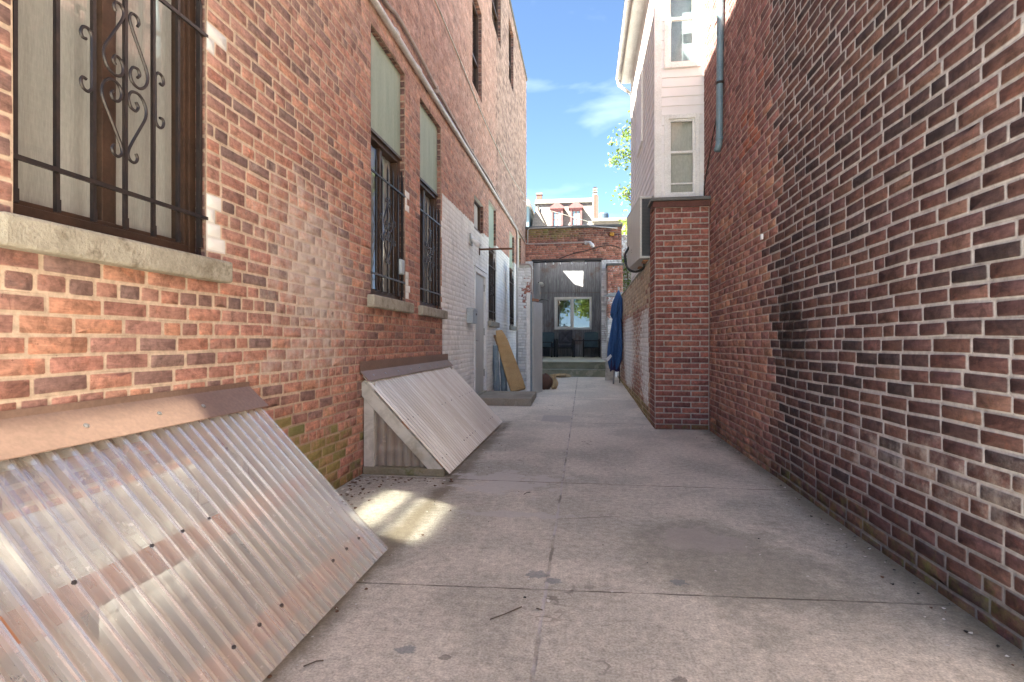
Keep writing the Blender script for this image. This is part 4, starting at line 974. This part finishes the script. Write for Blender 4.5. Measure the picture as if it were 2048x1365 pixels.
# recess furniture
def patio_chair(name, label, x, y, rz, blue):
    c = thing(name, label, "chair", (x, y, DZ), rz)
    fr = MB()
    wd = .27
    for sx in (-1, 1):
        MB().box(sx*wd-.02, sx*wd+.02, -.30, -.26, 0, .60).obj("leg", 'chairmetal', c, .004, local=True)
        MB().box(sx*wd-.02, sx*wd+.02, .22, .26, 0, .60).obj("leg", 'chairmetal', c, .004, local=True)
        MB().box(sx*wd-.025, sx*wd+.025, -.31, .27, .601, .632).obj("armrest", 'chairmetal', c, .006, local=True)
    MB().box(-wd+.022, wd-.022, -.29, .25, .30, .34).obj("seat_frame", 'chairmetal', c, .004, local=True)
    if blue:
        MB().obox((-wd+.03, -.27, .342), (2*wd-.06, 0, 0), (0, .5, -.02), (0, 0, .03)).obj("seat", 'chairblue', c, .01, local=True)
        mb = MB(); n = 8
        for i in range(n):
            a0, a1 = -1+2*i/n, -1+2*(i+1)/n
            f = lambda a: (a*(wd-.03), .27-.05*(1-a*a)*-1)
            h = lambda a: .88-.03*abs(a)**6
            p, q = f(a0), f(a1)
            mb.add([(p[0], p[1]-.06, .36), (q[0], q[1]-.06, .36), (q[0], q[1]+.05, h(a1)), (p[0], p[1]+.05, h(a0)), (p[0], p[1]-.035, .36), (q[0], q[1]-.035, .36), (q[0], q[1]+.075, h(a1)), (p[0], p[1]+.075, h(a0))],
                   [(0, 1, 2, 3), (7, 6, 5, 4), (3, 2, 6, 7), (0, 4, 5, 1)])
        mb.obj("backrest", 'chairblue', c, local=True)
    else:
        MB().box(-wd+.03, wd-.03, -.28, .24, .342, .45).obj("seat", 'chair', c, .03, local=True)
        # tufted back cushion: creases run from the corners to a button
        mb = MB(); N = 16; vs = []
        for j in range(N+1):
            for i in range(N+1):
                a, b = -1+2*i/N, -1+2*j/N
                puff = .05*(1-a**6)*(1-b**6)-.03*math.exp(-((abs(a)-abs(b))/.12)**2)*(1-max(abs(a), abs(b))*.5)-.03*math.exp(-(a*a+b*b)/.02)
                vs.append((a*(wd-.035), .17+.09*(b+1)/2-puff, .46+.25*(b+1)))
        fs = [(j*(N+1)+i, j*(N+1)+i+1, (j+1)*(N+1)+i+1, (j+1)*(N+1)+i) for j in range(N) for i in range(N)]
        b0 = len(vs); vs += [(v[0], v[1]+.10, v[2]) if False else (v[0], .20+.09*((v[2]-.46)/.5)+.06, v[2]) for v in vs]
        fs += [tuple(b0+k for k in f[::-1]) for f in fs]
        ed = [i for i in range(N+1)]+[j*(N+1)+N for j in range(1, N+1)]+[N*(N+1)+i for i in range(N-1, -1, -1)]+[j*(N+1) for j in range(N-1, 0, -1)]
        fs += [(ed[k], ed[(k+1) % len(ed)], b0+ed[(k+1) % len(ed)], b0+ed[k]) for k in range(len(ed))]
        mb.add(vs, fs); mb.obj("backrest", 'chair', c, smooth=True, local=True)
    return c
patio_chair("patio_chair", "dark cushioned armchair with tufted back under the sliding window", -.655, 18.95, 0, False)
patio_chair("patio_chair", "blue mesh patio chair behind the wide table, right of the cushioned chair", .25, 19.2, 0, True)
patio_chair("patio_chair", "blue mesh patio chair in the recess's left corner behind the small table", -1.30, 19.2, 0, True)
def side_table(label, x0, x1, y0, y1, h):
    t = thing("patio_table", label, "table", ((x0+x1)/2, (y0+y1)/2, DZ))
    MB().box(x0, x1, y0, y1, DZ+h-.03, DZ+h).obj("tabletop", 'chairmetal', t, .006)
    for a in (x0+.03, x1-.03):
        for b in (y0+.03, y1-.03): MB().box(a-.017, a+.017, b-.017, b+.017, DZ, DZ+h-.031).obj("leg", 'chairmetal', t, .003)
side_table("wide low dark patio table right of the cushioned chair", -.36, .56, 18.35, 18.8, .58)
side_table("small dark patio table left of the cushioned chair", -1.56, -1.07, 18.35, 18.8, .53)
lp = thing("clamp_lamp", "small white clamp lamp on the grey side boards of the recess", "lamp", (-1.57, 18.6, 3.05))
MB().tube([(-1.572, 18.6, 3.12), (-1.53, 18.58, 3.12), (-1.50, 18.55, 3.10)], .012, 8).obj("arm", 'chairmetal', lp)
MB().tube([(-1.51, 18.56, 3.11), (-1.46, 18.5, 3.07), (-1.42, 18.42, 3.02)], [.03, .07, .08], 12).obj("lamp_shade", 'white', lp, smooth=True)
for k, (x, l) in enumerate(((-1.17, "leftmost of the small clear bulbs under the dark lintel"), (-.93, "second small clear bulb from the left under the dark lintel"), (-.72, "third small clear bulb from the left under the dark lintel"), (-.38, "fourth small clear bulb from the left under the dark lintel"), (.05, "rightmost of the small clear bulbs under the dark lintel"))):
    b = thing("string_bulb", l, "bulb", (x, CY-.03, 3.55), group="string bulbs hung along the lintel")
    MB().lathe((x, CY-.03, 3.515), [(.010, .04), (.014, .02), (.014, 0)], 8).obj("socket", 'black', b)
    MB().lathe((x, CY-.03, 3.47), [(.005, -.03), (.022, -.015), (.026, .005), (.013, .043)], 10).obj("glass", 'lampglass', b, smooth=True)
sl_ = thing("security_light", "white angled security light at the end of the conduit on the carriage house brick", "light", (.1, 16.5, 4.08))
MB().lathe((.06, CY-.002, 4.085), [(.055, -.09), (.06, -.085), (.06, -.01), (.055, 0)], 14, 'y').obj("junction_box", 'conduit', sl_)
MB().tube([(.08, CY-.09, 4.10), (.17, CY-.14, 4.08), (.25, CY-.18, 3.98), (.27, CY-.19, 3.93)], [.03, .045, .06, .05], 10).obj("lamp_head", 'white', sl_, smooth=True)
rf = thing("amber_lamp", "small amber lamp high on the carriage house brick", "lamp", (.83, CY, 4.33))
MB().box(.76, .91, CY-.02, CY-.001, 4.27, 4.39).obj("backplate", 'rust', rf, .004)
MB().box(.77, .90, CY-.07, CY-.021, 4.28, 4.38).obj("lens", 'amber', rf, .02)
tubething("parapet_pipe", [(-1.72, CY-.03, 4.09), (-1.72, CY-.03, 4.52), (-1.66, CY-.04, 4.575), (-.4, CY-.07, 4.585), (-.36, CY-.07, 4.62), (.1, CY-.07, 4.62), (.4, CY-.07, 4.56), (1.0, CY-.07, 4.50)], .017, 'conduit', "thin pale pipe rising at the carriage house corner and following its parapet", "pipe", 8)
tubething("door_cable", spline([(-1.2, 12.1, 2.0), (-1.05, 12.0, 1.96), (-.9, 11.5, 1.98), (-.8, 12.2, 2.02)], 5), .012, 'black', "short black cable crossing above the pale open door", "cable", 6)
tubething("wall_cable", spline([(-.75, CY-.012, 3.62), (-.3, CY-.014, 3.78), (.1, CY-.014, 3.86), (.5, CY-.014, 3.97), (.85, CY-.014, 3.99), (1.1, CY-.014, 3.90)], 5), .012, 'black', "thin dark cable trailing across the carriage house brick above the lintel", "cable", 6)

# white brick pillar on the left with its pipe
PL = thing("brick_pillar", "flaking white brick pillar standing near the left wall before the recess", "pillar", (-1.36, 12.3, .1))
def pil_cols(u, v, g):
    n = len(u); c = pick(g, n, [(.36, .13, .09), (.28, .10, .08), (.12, .07, .06)], [2, 2, 1])
    fx = np.zeros((n, 4)); fx[:, 0] = np.clip(.78-.36*gau(v, 2.25, .38)*sst(u, -1.45, -1.32)+g.normal(0, .08, n), 0, 1); fx[:, 3] = .2*(g.random(n) < .15)
    return c, np.tile(np.array((.40, .33, .28)), (n, 1)), fx
brick_mesh([(cells(-1.50, -1.21, .05, 2.78, .066, .205, [], rg, 3, .05), (0, 12.3, 0), (1, 0, 0), (0, 0, 1), (0, -1, 0), .009, .004, pil_cols, .003),
            (cells(12.3, 12.7, .05, 2.78, .066, .205, [], rg, 3, .05), (-1.21, 0, 0), (0, 1, 0), (0, 0, 1), (1, 0, 0), .009, .004, pil_cols, .003)], "shaft", 'brickC', PL, 51)
MB().box(-1.498, -1.213, 12.303, 12.7, .05, 2.78).obj("core", 'darkbrick', PL)
MB().box(-1.47, -1.19, 12.27, 12.7, 2.782, 2.83).obj("cap", 'offwhite', PL, .01)
MB().tube(spline([(-1.46, 12.26, 2.845), (-1.30, 12.26, 2.85), (-1.215, 12.26, 2.82), (-1.185, 12.26, 2.72), (-1.18, 12.26, 2.3), (-1.15, 12.26, 1.95), (-1.16, 12.26, .2)], 5), .018, 8).obj("pipe", 'conduitd', PL, smooth=True)
# open door of the lean-to
od = thing("open_door", "pale grey plank door standing open beside the white brick pillar", "door", (-.97, 10.3, .08))
dv = Vector((.135, .43, 0)); nv = Vector((.43, -.135, 0)).normalized()
MB().obox((-.985, 10.27, .085), dv, nv*.035, (0, 0, 1.76)).obj("leaf", 'paintdoor', od, .004)
MB().obox((-1.015, 10.25, .08), (.028, 0, 0), (0, .05, 0), (0, 0, 1.90)).obj("hinge_post", 'foam', od, .004)
MB().obox((-1.09, 10.26, .08), (.07, 0, 0), (0, .04, 0), (0, 0, 1.94)).obj("jamb", 'white', od, .004)
MB().obox((-.985, 10.28, 1.86), dv*.6, nv*.03, (0, 0, .05)).obj("header", 'woodraw', od, .003)
# cardboard, foam rolls, sack
cb = thing("cardboard_box", "tall flattened cardboard box leaning against the white wall past the door", "cardboard", (-1.25, 10.55, .09))
d = Vector((-.43, .30, 1.16)); wv = Vector((.25, .07, .06)); tv = d.cross(wv).normalized()*-.11
o = Vector((-1.40, 10.42, .085))
mb = MB(); N = 10; vs = []
for i in range(N+1):
    t = i/N; c = o+d*t+tv*.25*math.sin(t*7)
    k = .98+.13*math.sin(t*5.2+.6)-(.45 if i == N else .16 if i == N-1 else 0)
    for a, b in ((0, 0), (1, 0), (1, 1), (0, 1)):
        vs.append(c+wv*(.5+(a-.5)*k)+tv*b*(1+.3*math.sin(t*9+a*2)))
fs = [(i*4+q, i*4+(q+1) % 4, (i+1)*4+(q+1) % 4, (i+1)*4+q) for i in range(N) for q in range(4)]+[(3, 2, 1, 0), tuple(range(N*4, N*4+4))]
mb.add(vs, fs); mb.obj("panel", 'card', cb)
q = o+d*.74+tv*-.10
nrm = -tv.normalized() if tv.y > 0 else tv.normalized()
f0 = [o+d*.98+nrm*.010+wv*.02, o+d*.70+nrm*.012+wv*.04, o+d*.86+nrm*.016+wv*1.0]
MB().prism(f0, nrm*.004).obj("flap", 'cardd', cb)
mb = MB(); mb.obox(o+d*.20+nrm*.012, wv*1.06, d*.012, nrm*.006); mb.obj("tape", 'cardd', cb)
for x, y, h, l in ((-1.70, 10.52, .92, "taller blue grey foam roll leaning in the corner behind the cardboard"), (-1.57, 10.62, .80, "shorter blue grey foam roll tucked behind the cardboard's edge")):
    mb = MB(); tp = Vector((x-.05, y+.10, h+.08)); b0 = Vector((x, y, .085)); n = 8
    mb.tube([b0+(tp-b0)*i/n for i in range(n+1)], [.062+.005*math.sin(i*1.7) for i in range(n+1)], 14)
    tag(mb.obj("foam_roll", 'foam', None, smooth=True), l, "foam roll", "foam rolls behind the cardboard")
sk = thing("sack", "lumpy dark brown sack with crumpled paper beside the open door", "sack", (-.74, 11.0, .1))
def lump(c, r, seed, n=14, m=22, flat=.8, amp=.12):
    g = random.Random(seed); ph = [g.uniform(0, 6) for _ in range(6)]; vs = []
    for j in range(n+1):
        th = math.pi*j/n
        for i in range(m):
            f = 2*math.pi*i/m
            k = 1+amp*(math.sin(3*f+ph[0]+2*th)+.7*math.sin(5*f-ph[1]+3*th)+.5*math.sin(4*th+ph[2]+f))*.6
            vs.append((c[0]+r[0]*k*math.sin(th)*math.cos(f), c[1]+r[1]*k*math.sin(th)*math.sin(f), max(c[2]+r[2]*k*math.cos(th)*flat, c[2]-r[2]*.75)))
    fs = [(j*m+i, j*m+(i+1) % m, (j+1)*m+(i+1) % m, (j+1)*m+i) for j in range(n) for i in range(m)]
    mb = MB(); mb.add(vs, fs); return mb
lump((-.80, 11.15, .245), (.165, .18, .21), 3).obj("body", 'sack', sk, smooth=True)
lump((-.62, 11.22, .23), (.085, .11, .17), 9, amp=.3).obj("crumpled_paper", 'paper', sk)
tag(lump((-.60, 13.9, .215), (.22, .12, .05), 5, amp=.4).obj("paper_scrap", 'paper', None), "crumpled tan paper lying at the foot of the stone steps", "paper")

# ------------------------------------------------------------------ furled umbrella and clutter by the garden wall
um = thing("umbrella", "furled blue patio umbrella leaning upright against the painted garden wall", "umbrella", (.68, 12.35, .14))
ax0 = Vector((.665, 12.30, .13)); ax1 = Vector((.775, 12.42, 2.27))
def furl(t0, t1, r0, r1, folds, amp, seed, n=30, m=72, hem=.05, tuck=0.):
    g = random.Random(seed); mb = MB(); vs = []; ph = g.uniform(0, 6)
    d = (ax1-ax0); A = Vector((1, 0, 0)); B = Vector((0, 1, 0))
    for j in range(n+1):
        s_ = j/n
        for i in range(m):
            f = 2*math.pi*i/m
            r = (r0+(r1-r0)*math.sin(min(s_/.68, 1)*1.5708))*(1-tuck*max(0, (s_-.68)/.32)**1.5)
            fold = amp*s_**.6*(math.sin(folds*f+ph+1.3*s_)+.5*math.sin((folds*2-1)*f-2*s_))
            t = t0+(t1-t0)*s_-hem*s_**3*(.5+.5*math.sin(folds*f+ph))*(t0-t1)/abs(t0-t1)*-1
            p = ax0+d*t+A*math.cos(f)*r*(1+fold)*.92+B*math.sin(f)*r*(1+fold)
            p.x = min(p.x, LWX-.012)
            vs.append(p)
    mb.add(vs, [(j*m+i, j*m+(i+1) % m, (j+1)*m+(i+1) % m, (j+1)*m+i) for j in range(n) for i in range(m)]); return mb
furl(.80, .15, .07, .155, 6, .40, 2, hem=.05, tuck=.42).obj("canopy", 'bluecloth', um, smooth=True)
furl(.995, .68, .012, .125, 5, .26, 5, hem=.06).obj("top_canopy", 'bluecloth', um, smooth=True)
furl(.66, .13, .05, .105, 3, .2, 8, hem=.02).obj("inner_canopy", 'navy', um, smooth=True)
MB().tube([ax0-Vector((.012, 0, .0)), ax0+(ax1-ax0)*.5, ax1+(ax1-ax0)*.02], .019, 10).obj("pole", 'steel', um)
MB().tube([(.80, 12.4, .15), (.795, 12.42, .6)], .012, 8).obj("prop_stick", 'black', um)
tag(MB().prism([(.485, 12.2, .70), (.52, 12.2, .64), (.575, 12.19, .70), (.615, 12.19, .755), (.585, 12.19, .80)], (.0, .012, .004)).obj("paper_bag", 'whitepaper', None), "small folded white paper stuck beside the blue umbrella", "paper")
tag(MB().obox((.50, 13.2, .15), (.22, .0, .0), (.0, .03, .0), (.06, .25, .95)).obj("timber_board", 'woodpale', None, .004), "pale timber board leaning behind the blue umbrella", "board")
cn = MB()
pp = [(.44, 2.16), (.55, 2.20), (.70, 2.235), (.86, 2.25), (.90, 2.25)]
vs = [];
for a, b in pp: vs += [(a, 12.9, b+.0), (a, 13.8, b+.06)]
for a, b in pp: vs += [(a, 12.9, b-.012-.28*max(0, min(a-.44, .30))), (a, 13.8, b+.048-.28*max(0, min(a-.44, .30)))]
n = len(pp); k = 2*n
fs = [(2*i, 2*i+2, 2*i+3, 2*i+1) for i in range(n-1)]+[(k+2*i+1, k+2*i+3, k+2*i+2, k+2*i) for i in range(n-1)]+[(2*i, k+2*i, k+2*i+2, 2*i+2) for i in range(n-1)]+[(2*i+3, k+2*i+3, k+2*i+1, 2*i+1) for i in range(n-1)]+[(1, k+1, k, 0), (2*n-2, k+2*n-2, k+2*n-1, 2*n-1)]
tag(cn.add(vs, fs).obj("canopy_board", 'mailbox', None), "pale curved board jutting out over the furled blue umbrella", "board")

# ------------------------------------------------------------------ beyond the carriage house
FH = thing("mansard_house", "distant grey mansard roofed house with two rose red dormers", "house", (-1.7, 48, 0))
fx0, fx1, fy = -4.45, .82, 45.0
MB().box(fx0+.02, fx1-.02, fy+.05, fy+8, 0, 10.2).obj("wall", 'redbrickfar', FH)
mb = MB(); mb.add([(fx0, fy, 10.2), (fx1, fy, 10.2), (fx1, fy+.75, 12.72), (fx0+.45, fy+.75, 12.72), (fx0, fy+8, 10.2), (fx1, fy+8, 10.2), (fx1, fy+7.2, 12.72), (fx0+.45, fy+7.2, 12.72)],
                  [(0, 1, 2, 3), (4, 0, 3, 7), (1, 5, 6, 2), (5, 4, 7, 6), (3, 2, 6, 7)]); mb.obj("roof", 'shingle', FH)
MB().box(fx0+.30, fx1+.0, fy+.55, fy+7.3, 12.74, 12.84).obj("roof_edge", 'tar', FH)
mb = MB(); mb.box(fx0+.36, fx1+.02, fy+.60, fy+7.3, 12.85, 13.10); mb.obj("cornice", 'farwhite', FH)
MB().tube([(fx0+.62, fy+.5, 12.6), (fx0+.65, fy+.42, 12.2), (fx0+1.25, fy+.02, 10.9)], .06, 6).obj("vent_pipe", 'iron', FH)
for cx in (-2.22, -.65):
    dm = MB()
    y0 = fy-.12
    for a, b in ((cx-.48, cx-.34), (cx+.34, cx+.48)): dm.box(a, b, y0, y0+1.2, 10.6, 12.12)
    dm.box(cx-.34, cx+.34, y0, y0+1.2, 11.95, 12.12); dm.box(cx-.34, cx+.34, y0+.14, y0+.2, 10.6, 11.95)
    do = dm.obj("dormer", 'dormer', FH)
    mb = MB(); mb.prism([(cx-.62, y0-.1, 12.12), (cx+.62, y0-.1, 12.12), (cx+.62, y0-.1, 12.22), (cx, y0-.1, 12.68), (cx-.62, y0-.1, 12.22)], (0, 1.2, 0)); mb.obj("gable", 'dormer', do)
    mb = MB()
    for a, b in ((cx-.34, cx-.28), (cx-.05, cx+.05), (cx+.28, cx+.34)): mb.box(a, b, y0+.09, y0+.13, 10.6, 11.95)
    for z in (11.2, 11.88): mb.box(cx-.28, cx-.05, y0+.09, y0+.13, z, z+.05); mb.box(cx+.05, cx+.28, y0+.09, y0+.13, z, z+.05)
    wo_ = mb.obj("window", 'dormer', do)
    mb = MB(); mb.box(cx-.28, cx-.05, y0+.10, y0+.135, 10.6, 11.88); mb.box(cx+.05, cx+.28, y0+.10, y0+.135, 10.6, 11.88); mb.obj("pane", 'bluewall', wo_)
mb = MB(); mb.box(-4.06, -3.60, fy+1.4, fy+1.9, 12.84, 13.75); c1 = mb.obj("chimney", 'redbrickfar', FH)
MB().box(-4.11, -3.55, fy+1.35, fy+1.95, 13.752, 13.90).obj("chimney_cap", 'tar', c1)
mb = MB(); mb.box(.84, 1.16, fy+.2, fy+.9, 10.2, 13.2); c2 = mb.obj("chimney", 'redbrickfar', FH)
MB().box(.70, .84, fy+.15, fy+.95, 10.2, 13.24).obj("flue_band", 'stripe', c2)
for k in range(3): MB().box(.74, 1.08, fy+.25, fy+.85, 13.26+k*.22, 13.37+k*.22).obj("flue_band", 'stripe' if k else 'stripe', c2); MB().box(.77, 1.05, fy+.28, fy+.82, 13.372+k*.22, 13.478+k*.22).obj("flue_band", 'iron', c2)
BH = thing("blue_house", "distant pale blue house with white eaves at the left corner", "house", (-7, 48, 0))
MB().box(-11, -4.52, 44.5, 50, 0, 12.3).obj("wall", 'bluewall', BH)
MB().box(-11.3, -4.40, 43.9, 50.3, 12.302, 12.62).obj("eave", 'farwhite', BH); MB().prism([(-11.3, 43.9, 12.63), (-4.4, 43.9, 12.63), (-6.5, 43.9, 13.6), (-11.3, 43.9, 14.2)], (0, 6.4, 0)).obj("roof", 'stripe', BH)
SB = thing("flat_roofed_building", "low tan flat roofed building behind the carriage house", "building", (2, 30, 0))
MB().box(.45, 3.0, 29, 34, 0, 7.45).obj("wall", 'stripe', SB); MB().box(.42, 3.05, 28.9, 34.1, 7.452, 7.62).obj("roof", 'tar', SB)
tk = thing("roof_vent", "dark blue grey metal drum on the flat roof", "vent", (1.1, 30, 7.62))
MB().lathe((1.06, 30, 7.625), [(.33, 0), (.33, .06), (.285, .065), (.285, .42), (.25, .49), (.10, .53), (0.01, .535)], 20).obj("drum", 'tank', tk, smooth=False)
GS = thing("rear_wall", "pale brick rear wall showing between carriage house and air conditioner", "wall", (1.9, 18, 0))
def rear_cols(u, v, g):
    n = len(u); c = pick(g, n, [(.50, .38, .30), (.44, .33, .27), (.36, .20, .15)], [2, 2, 1]); fx = np.zeros((n, 4)); fx[:, 0] = .5
    return c, np.tile(np.array((.45, .38, .32)), (n, 1)), fx
brick_mesh([(cells(1.15, 3.0, 0, 4.5, .066, .205, [], rg, 6, .05), (0, 17.6, 0), (1, 0, 0), (0, 0, 1), (0, -1, 0), .009, .004, rear_cols, .002)], "face", 'brickC', GS, 61)
MB().box(1.15, 3.0, 17.603, 17.85, 0, 4.5).obj("core", 'darkbrick', GS)

# ------------------------------------------------------------------ vegetation
def leaves(mb, centres, per, rad, size, seed):
    g = random.Random(seed)
    for c in centres:
        for _ in range(per):
            p = Vector(c)+Vector((g.gauss(0, 1), g.gauss(0, 1), g.gauss(0, .8)))*rad
            a = Vector((g.uniform(-1, 1), g.uniform(-1, 1), g.uniform(-1, .6))).normalized(); b = a.orthogonal().normalized(); b.rotate(Matrix.Rotation(g.uniform(0, 6.3), 3, a)); s_ = size*g.uniform(.6, 1.3)
            mb.add([p, p+a*s_*.5+b*s_*.28, p+a*s_, p+a*s_*.5-b*s_*.28], [(0, 1, 2, 3)])
def tree(name, label, base, h, limbs, per, rad, size, seed, mat, r=.22, group=None):
    t = thing(name, label, "tree", base, 0, group); g = random.Random(seed); B = Vector(base)
    top = B+Vector((g.uniform(-.3, .3), g.uniform(-.3, .3), h*.72))
    mb = MB(); mb.tube(spline([B, B+(top-B)*.35+Vector((.1, 0, 0)), B+(top-B)*.7, top], 4), [r*(1-.055*i) for i in range(13)], 10); mb.obj("trunk", 'bark', t, smooth=True)
    mb = MB(); cs = []
    for e, t0 in limbs:
        s0 = B+(top-B)*t0; e = Vector(e); m = s0+(e-s0)*.5+Vector((g.uniform(-.3, .3), g.uniform(-.3, .3), .25))
        P = spline([s0, m, e], 6); n = len(P)
        mb.tube(P, [max(.012, r*.42*(1-i/n)) for i in range(n)], 7)
        for i in range(n//3, n):
            for _ in range(2):
                q = P[i]+Vector((g.uniform(-1, 1), g.uniform(-1, 1), g.uniform(-.7, .9)))*rad*2.2
                mb.tube([P[i], (P[i]+q)*.5+Vector((0, 0, .05)), q], [.02, .012, .006], 5); cs.append(q)
    mb.obj("limb", 'bark', t, smooth=True)
    mb = MB(); leaves(mb, cs, per, rad, size, seed+1); mb.obj("crown", mat, t)
    return t
B = (3.6, 22, 0)
lim = [((1.35, 22, 8.75), .8), ((1.75, 21.6, 9.5), .9), ((1.65, 22.2, 7.0), .62), ((2.6, 21, 9.8), .95), ((4.6, 22.6, 9.2), .9), ((5.2, 21.8, 8.0), .8), ((3.4, 23, 10.2), 1.0), ((3.9, 21, 7.4), .7)]
tree("leafy_tree", "green tree whose leafy branches reach out from behind the white house", B, 11.5, lim, 34, .22, .16, 5, 'leaf', .25)
def round_limbs(b, h, r, k, seed):
    g = random.Random(seed); out = []
    for i in range(k):
        a = 6.283*i/k+g.uniform(-.3, .3); z = g.uniform(.45, 1.0)
        out.append(((b[0]+r*math.cos(a)*g.uniform(.5, 1), b[1]+r*math.sin(a)*g.uniform(.5, 1), h*z), min(1, z*.9)))
    return out
for b, h, s_, l in (((-3.2, -24, -.02), 9.5, 11, "broad street tree behind the viewer, mirrored in the sliding window's left half"), ((1.2, -27, -.02), 10.5, 17, "tall street tree behind the viewer, mirrored in the sliding window's right half")):
    tree("street_tree", l, b, h, round_limbs(b, h, 2.6, 9, s_), 26, .45, .34, s_, 'leaf' if s_ == 11 else 'leafy', .28, "street trees behind the viewer")
iv = thing("ivy", "yellow green ivy clinging to the pale rear wall beside the carriage house", "ivy", (1.35, 17.5, 2.6))
mb = MB(); g = random.Random(2); leaves(mb, [(g.uniform(1.17, 1.9), 17.5, g.uniform(2.6, 3.8)) for _ in range(60)], 12, .07, .10, 3); mb.obj("foliage", 'leafy', iv)
MB().tube(spline([(1.3, 17.57, .1), (1.25, 17.56, 1.5), (1.4, 17.56, 2.8), (1.3, 17.55, 3.7)], 4), .02, 6).obj("stem", 'bark', iv)
bs = thing("shrub", "yellow green shrub showing above the tan flat roof's right end", "shrub", (2.2, 27, 0))
mb = MB(); leaves(mb, [(g.uniform(1.75, 3.2), 27+g.uniform(-.5, .5), g.uniform(5.8, 7.0)) for _ in range(70)], 16, .16, .16, 6); mb.obj("foliage", 'leafy', bs)
MB().tube([(2.4, 27, 0), (2.35, 27, 3), (2.4, 27, 6.3)], [.09, .07, .03], 7).obj("stem", 'bark', bs)

# ------------------------------------------------------------------ litter
mb = MB(); g = random.Random(12)
def flake(x, y, s_, m, lift=.002):
    a = g.uniform(0, 6.28); n = g.randint(4, 6); z = slope(y)+lift
    pts = [(x+s_*g.uniform(.5, 1)*math.cos(a+6.28*i/n), y+s_*g.uniform(.4, 1)*math.sin(a+6.28*i/n), z+g.uniform(0, s_*.5)) for i in range(n)]
    top = [(p[0], p[1], p[2]+s_*.12+.0008) for p in pts]
    mb.m = m; mb.add(pts+top, [tuple(range(n))[::-1], tuple(range(n, 2*n))]+[(i, (i+1) % n, n+(i+1) % n, n+i) for i in range(n)])
for _ in range(170): flake(XL+.03+abs(g.gauss(0, .16)), g.uniform(2.7, 4.12), g.uniform(.006, .018), 0 if g.random() < .75 else 1)
for _ in range(60): flake(g.uniform(-1.7, -1.0), 4.12-abs(g.gauss(0, .07)), g.uniform(.006, .016), 0 if g.random() < .7 else 1)
for _ in range(90): flake(g.uniform(-.95, 1.4), g.uniform(1.6, 7.5), g.uniform(.003, .010), 1 if g.random() < .75 else 2)
for _ in range(70): flake(-1.0+abs(g.gauss(0, .10)), g.uniform(1.6, 6.9), g.uniform(.003, .011), 1 if g.random() < .7 else 0)
for _ in range(90): flake(XR-.03-abs(g.gauss(0, .09)), g.uniform(1.6, 6.7), g.uniform(.004, .012), g.choice((0, 1, 2)))
tag(mb.obj("litter", ['deadleaf', 'chip', 'black']), kind='stuff')
tw = thing  # twigs, each its own thing
for pts, l in (([(-.36, 2.06, .006), (-.31, 2.10, .009), (-.29, 2.13, .006), (-.25, 2.17, .008)], "thin dark bent twig on the concrete left of the centre joint"),
               ([(-.92, 1.68, .006), (-.89, 1.71, .008), (-.87, 1.72, .006)], "short dark twig on the concrete beside the nearest bulkhead"),
               ([(-.19, 2.17, .006), (-.165, 2.155, .008)], "tiny dark twig lying by the centre joint"),
               ([(-.42, 3.78, .006), (-.40, 3.82, .010), (-.38, 3.84, .006)], "curled dead leaf stalk on the concrete near the far bulkhead")):
    tubething("twig", pts, .0024, 'bark', l, "twig", 5)
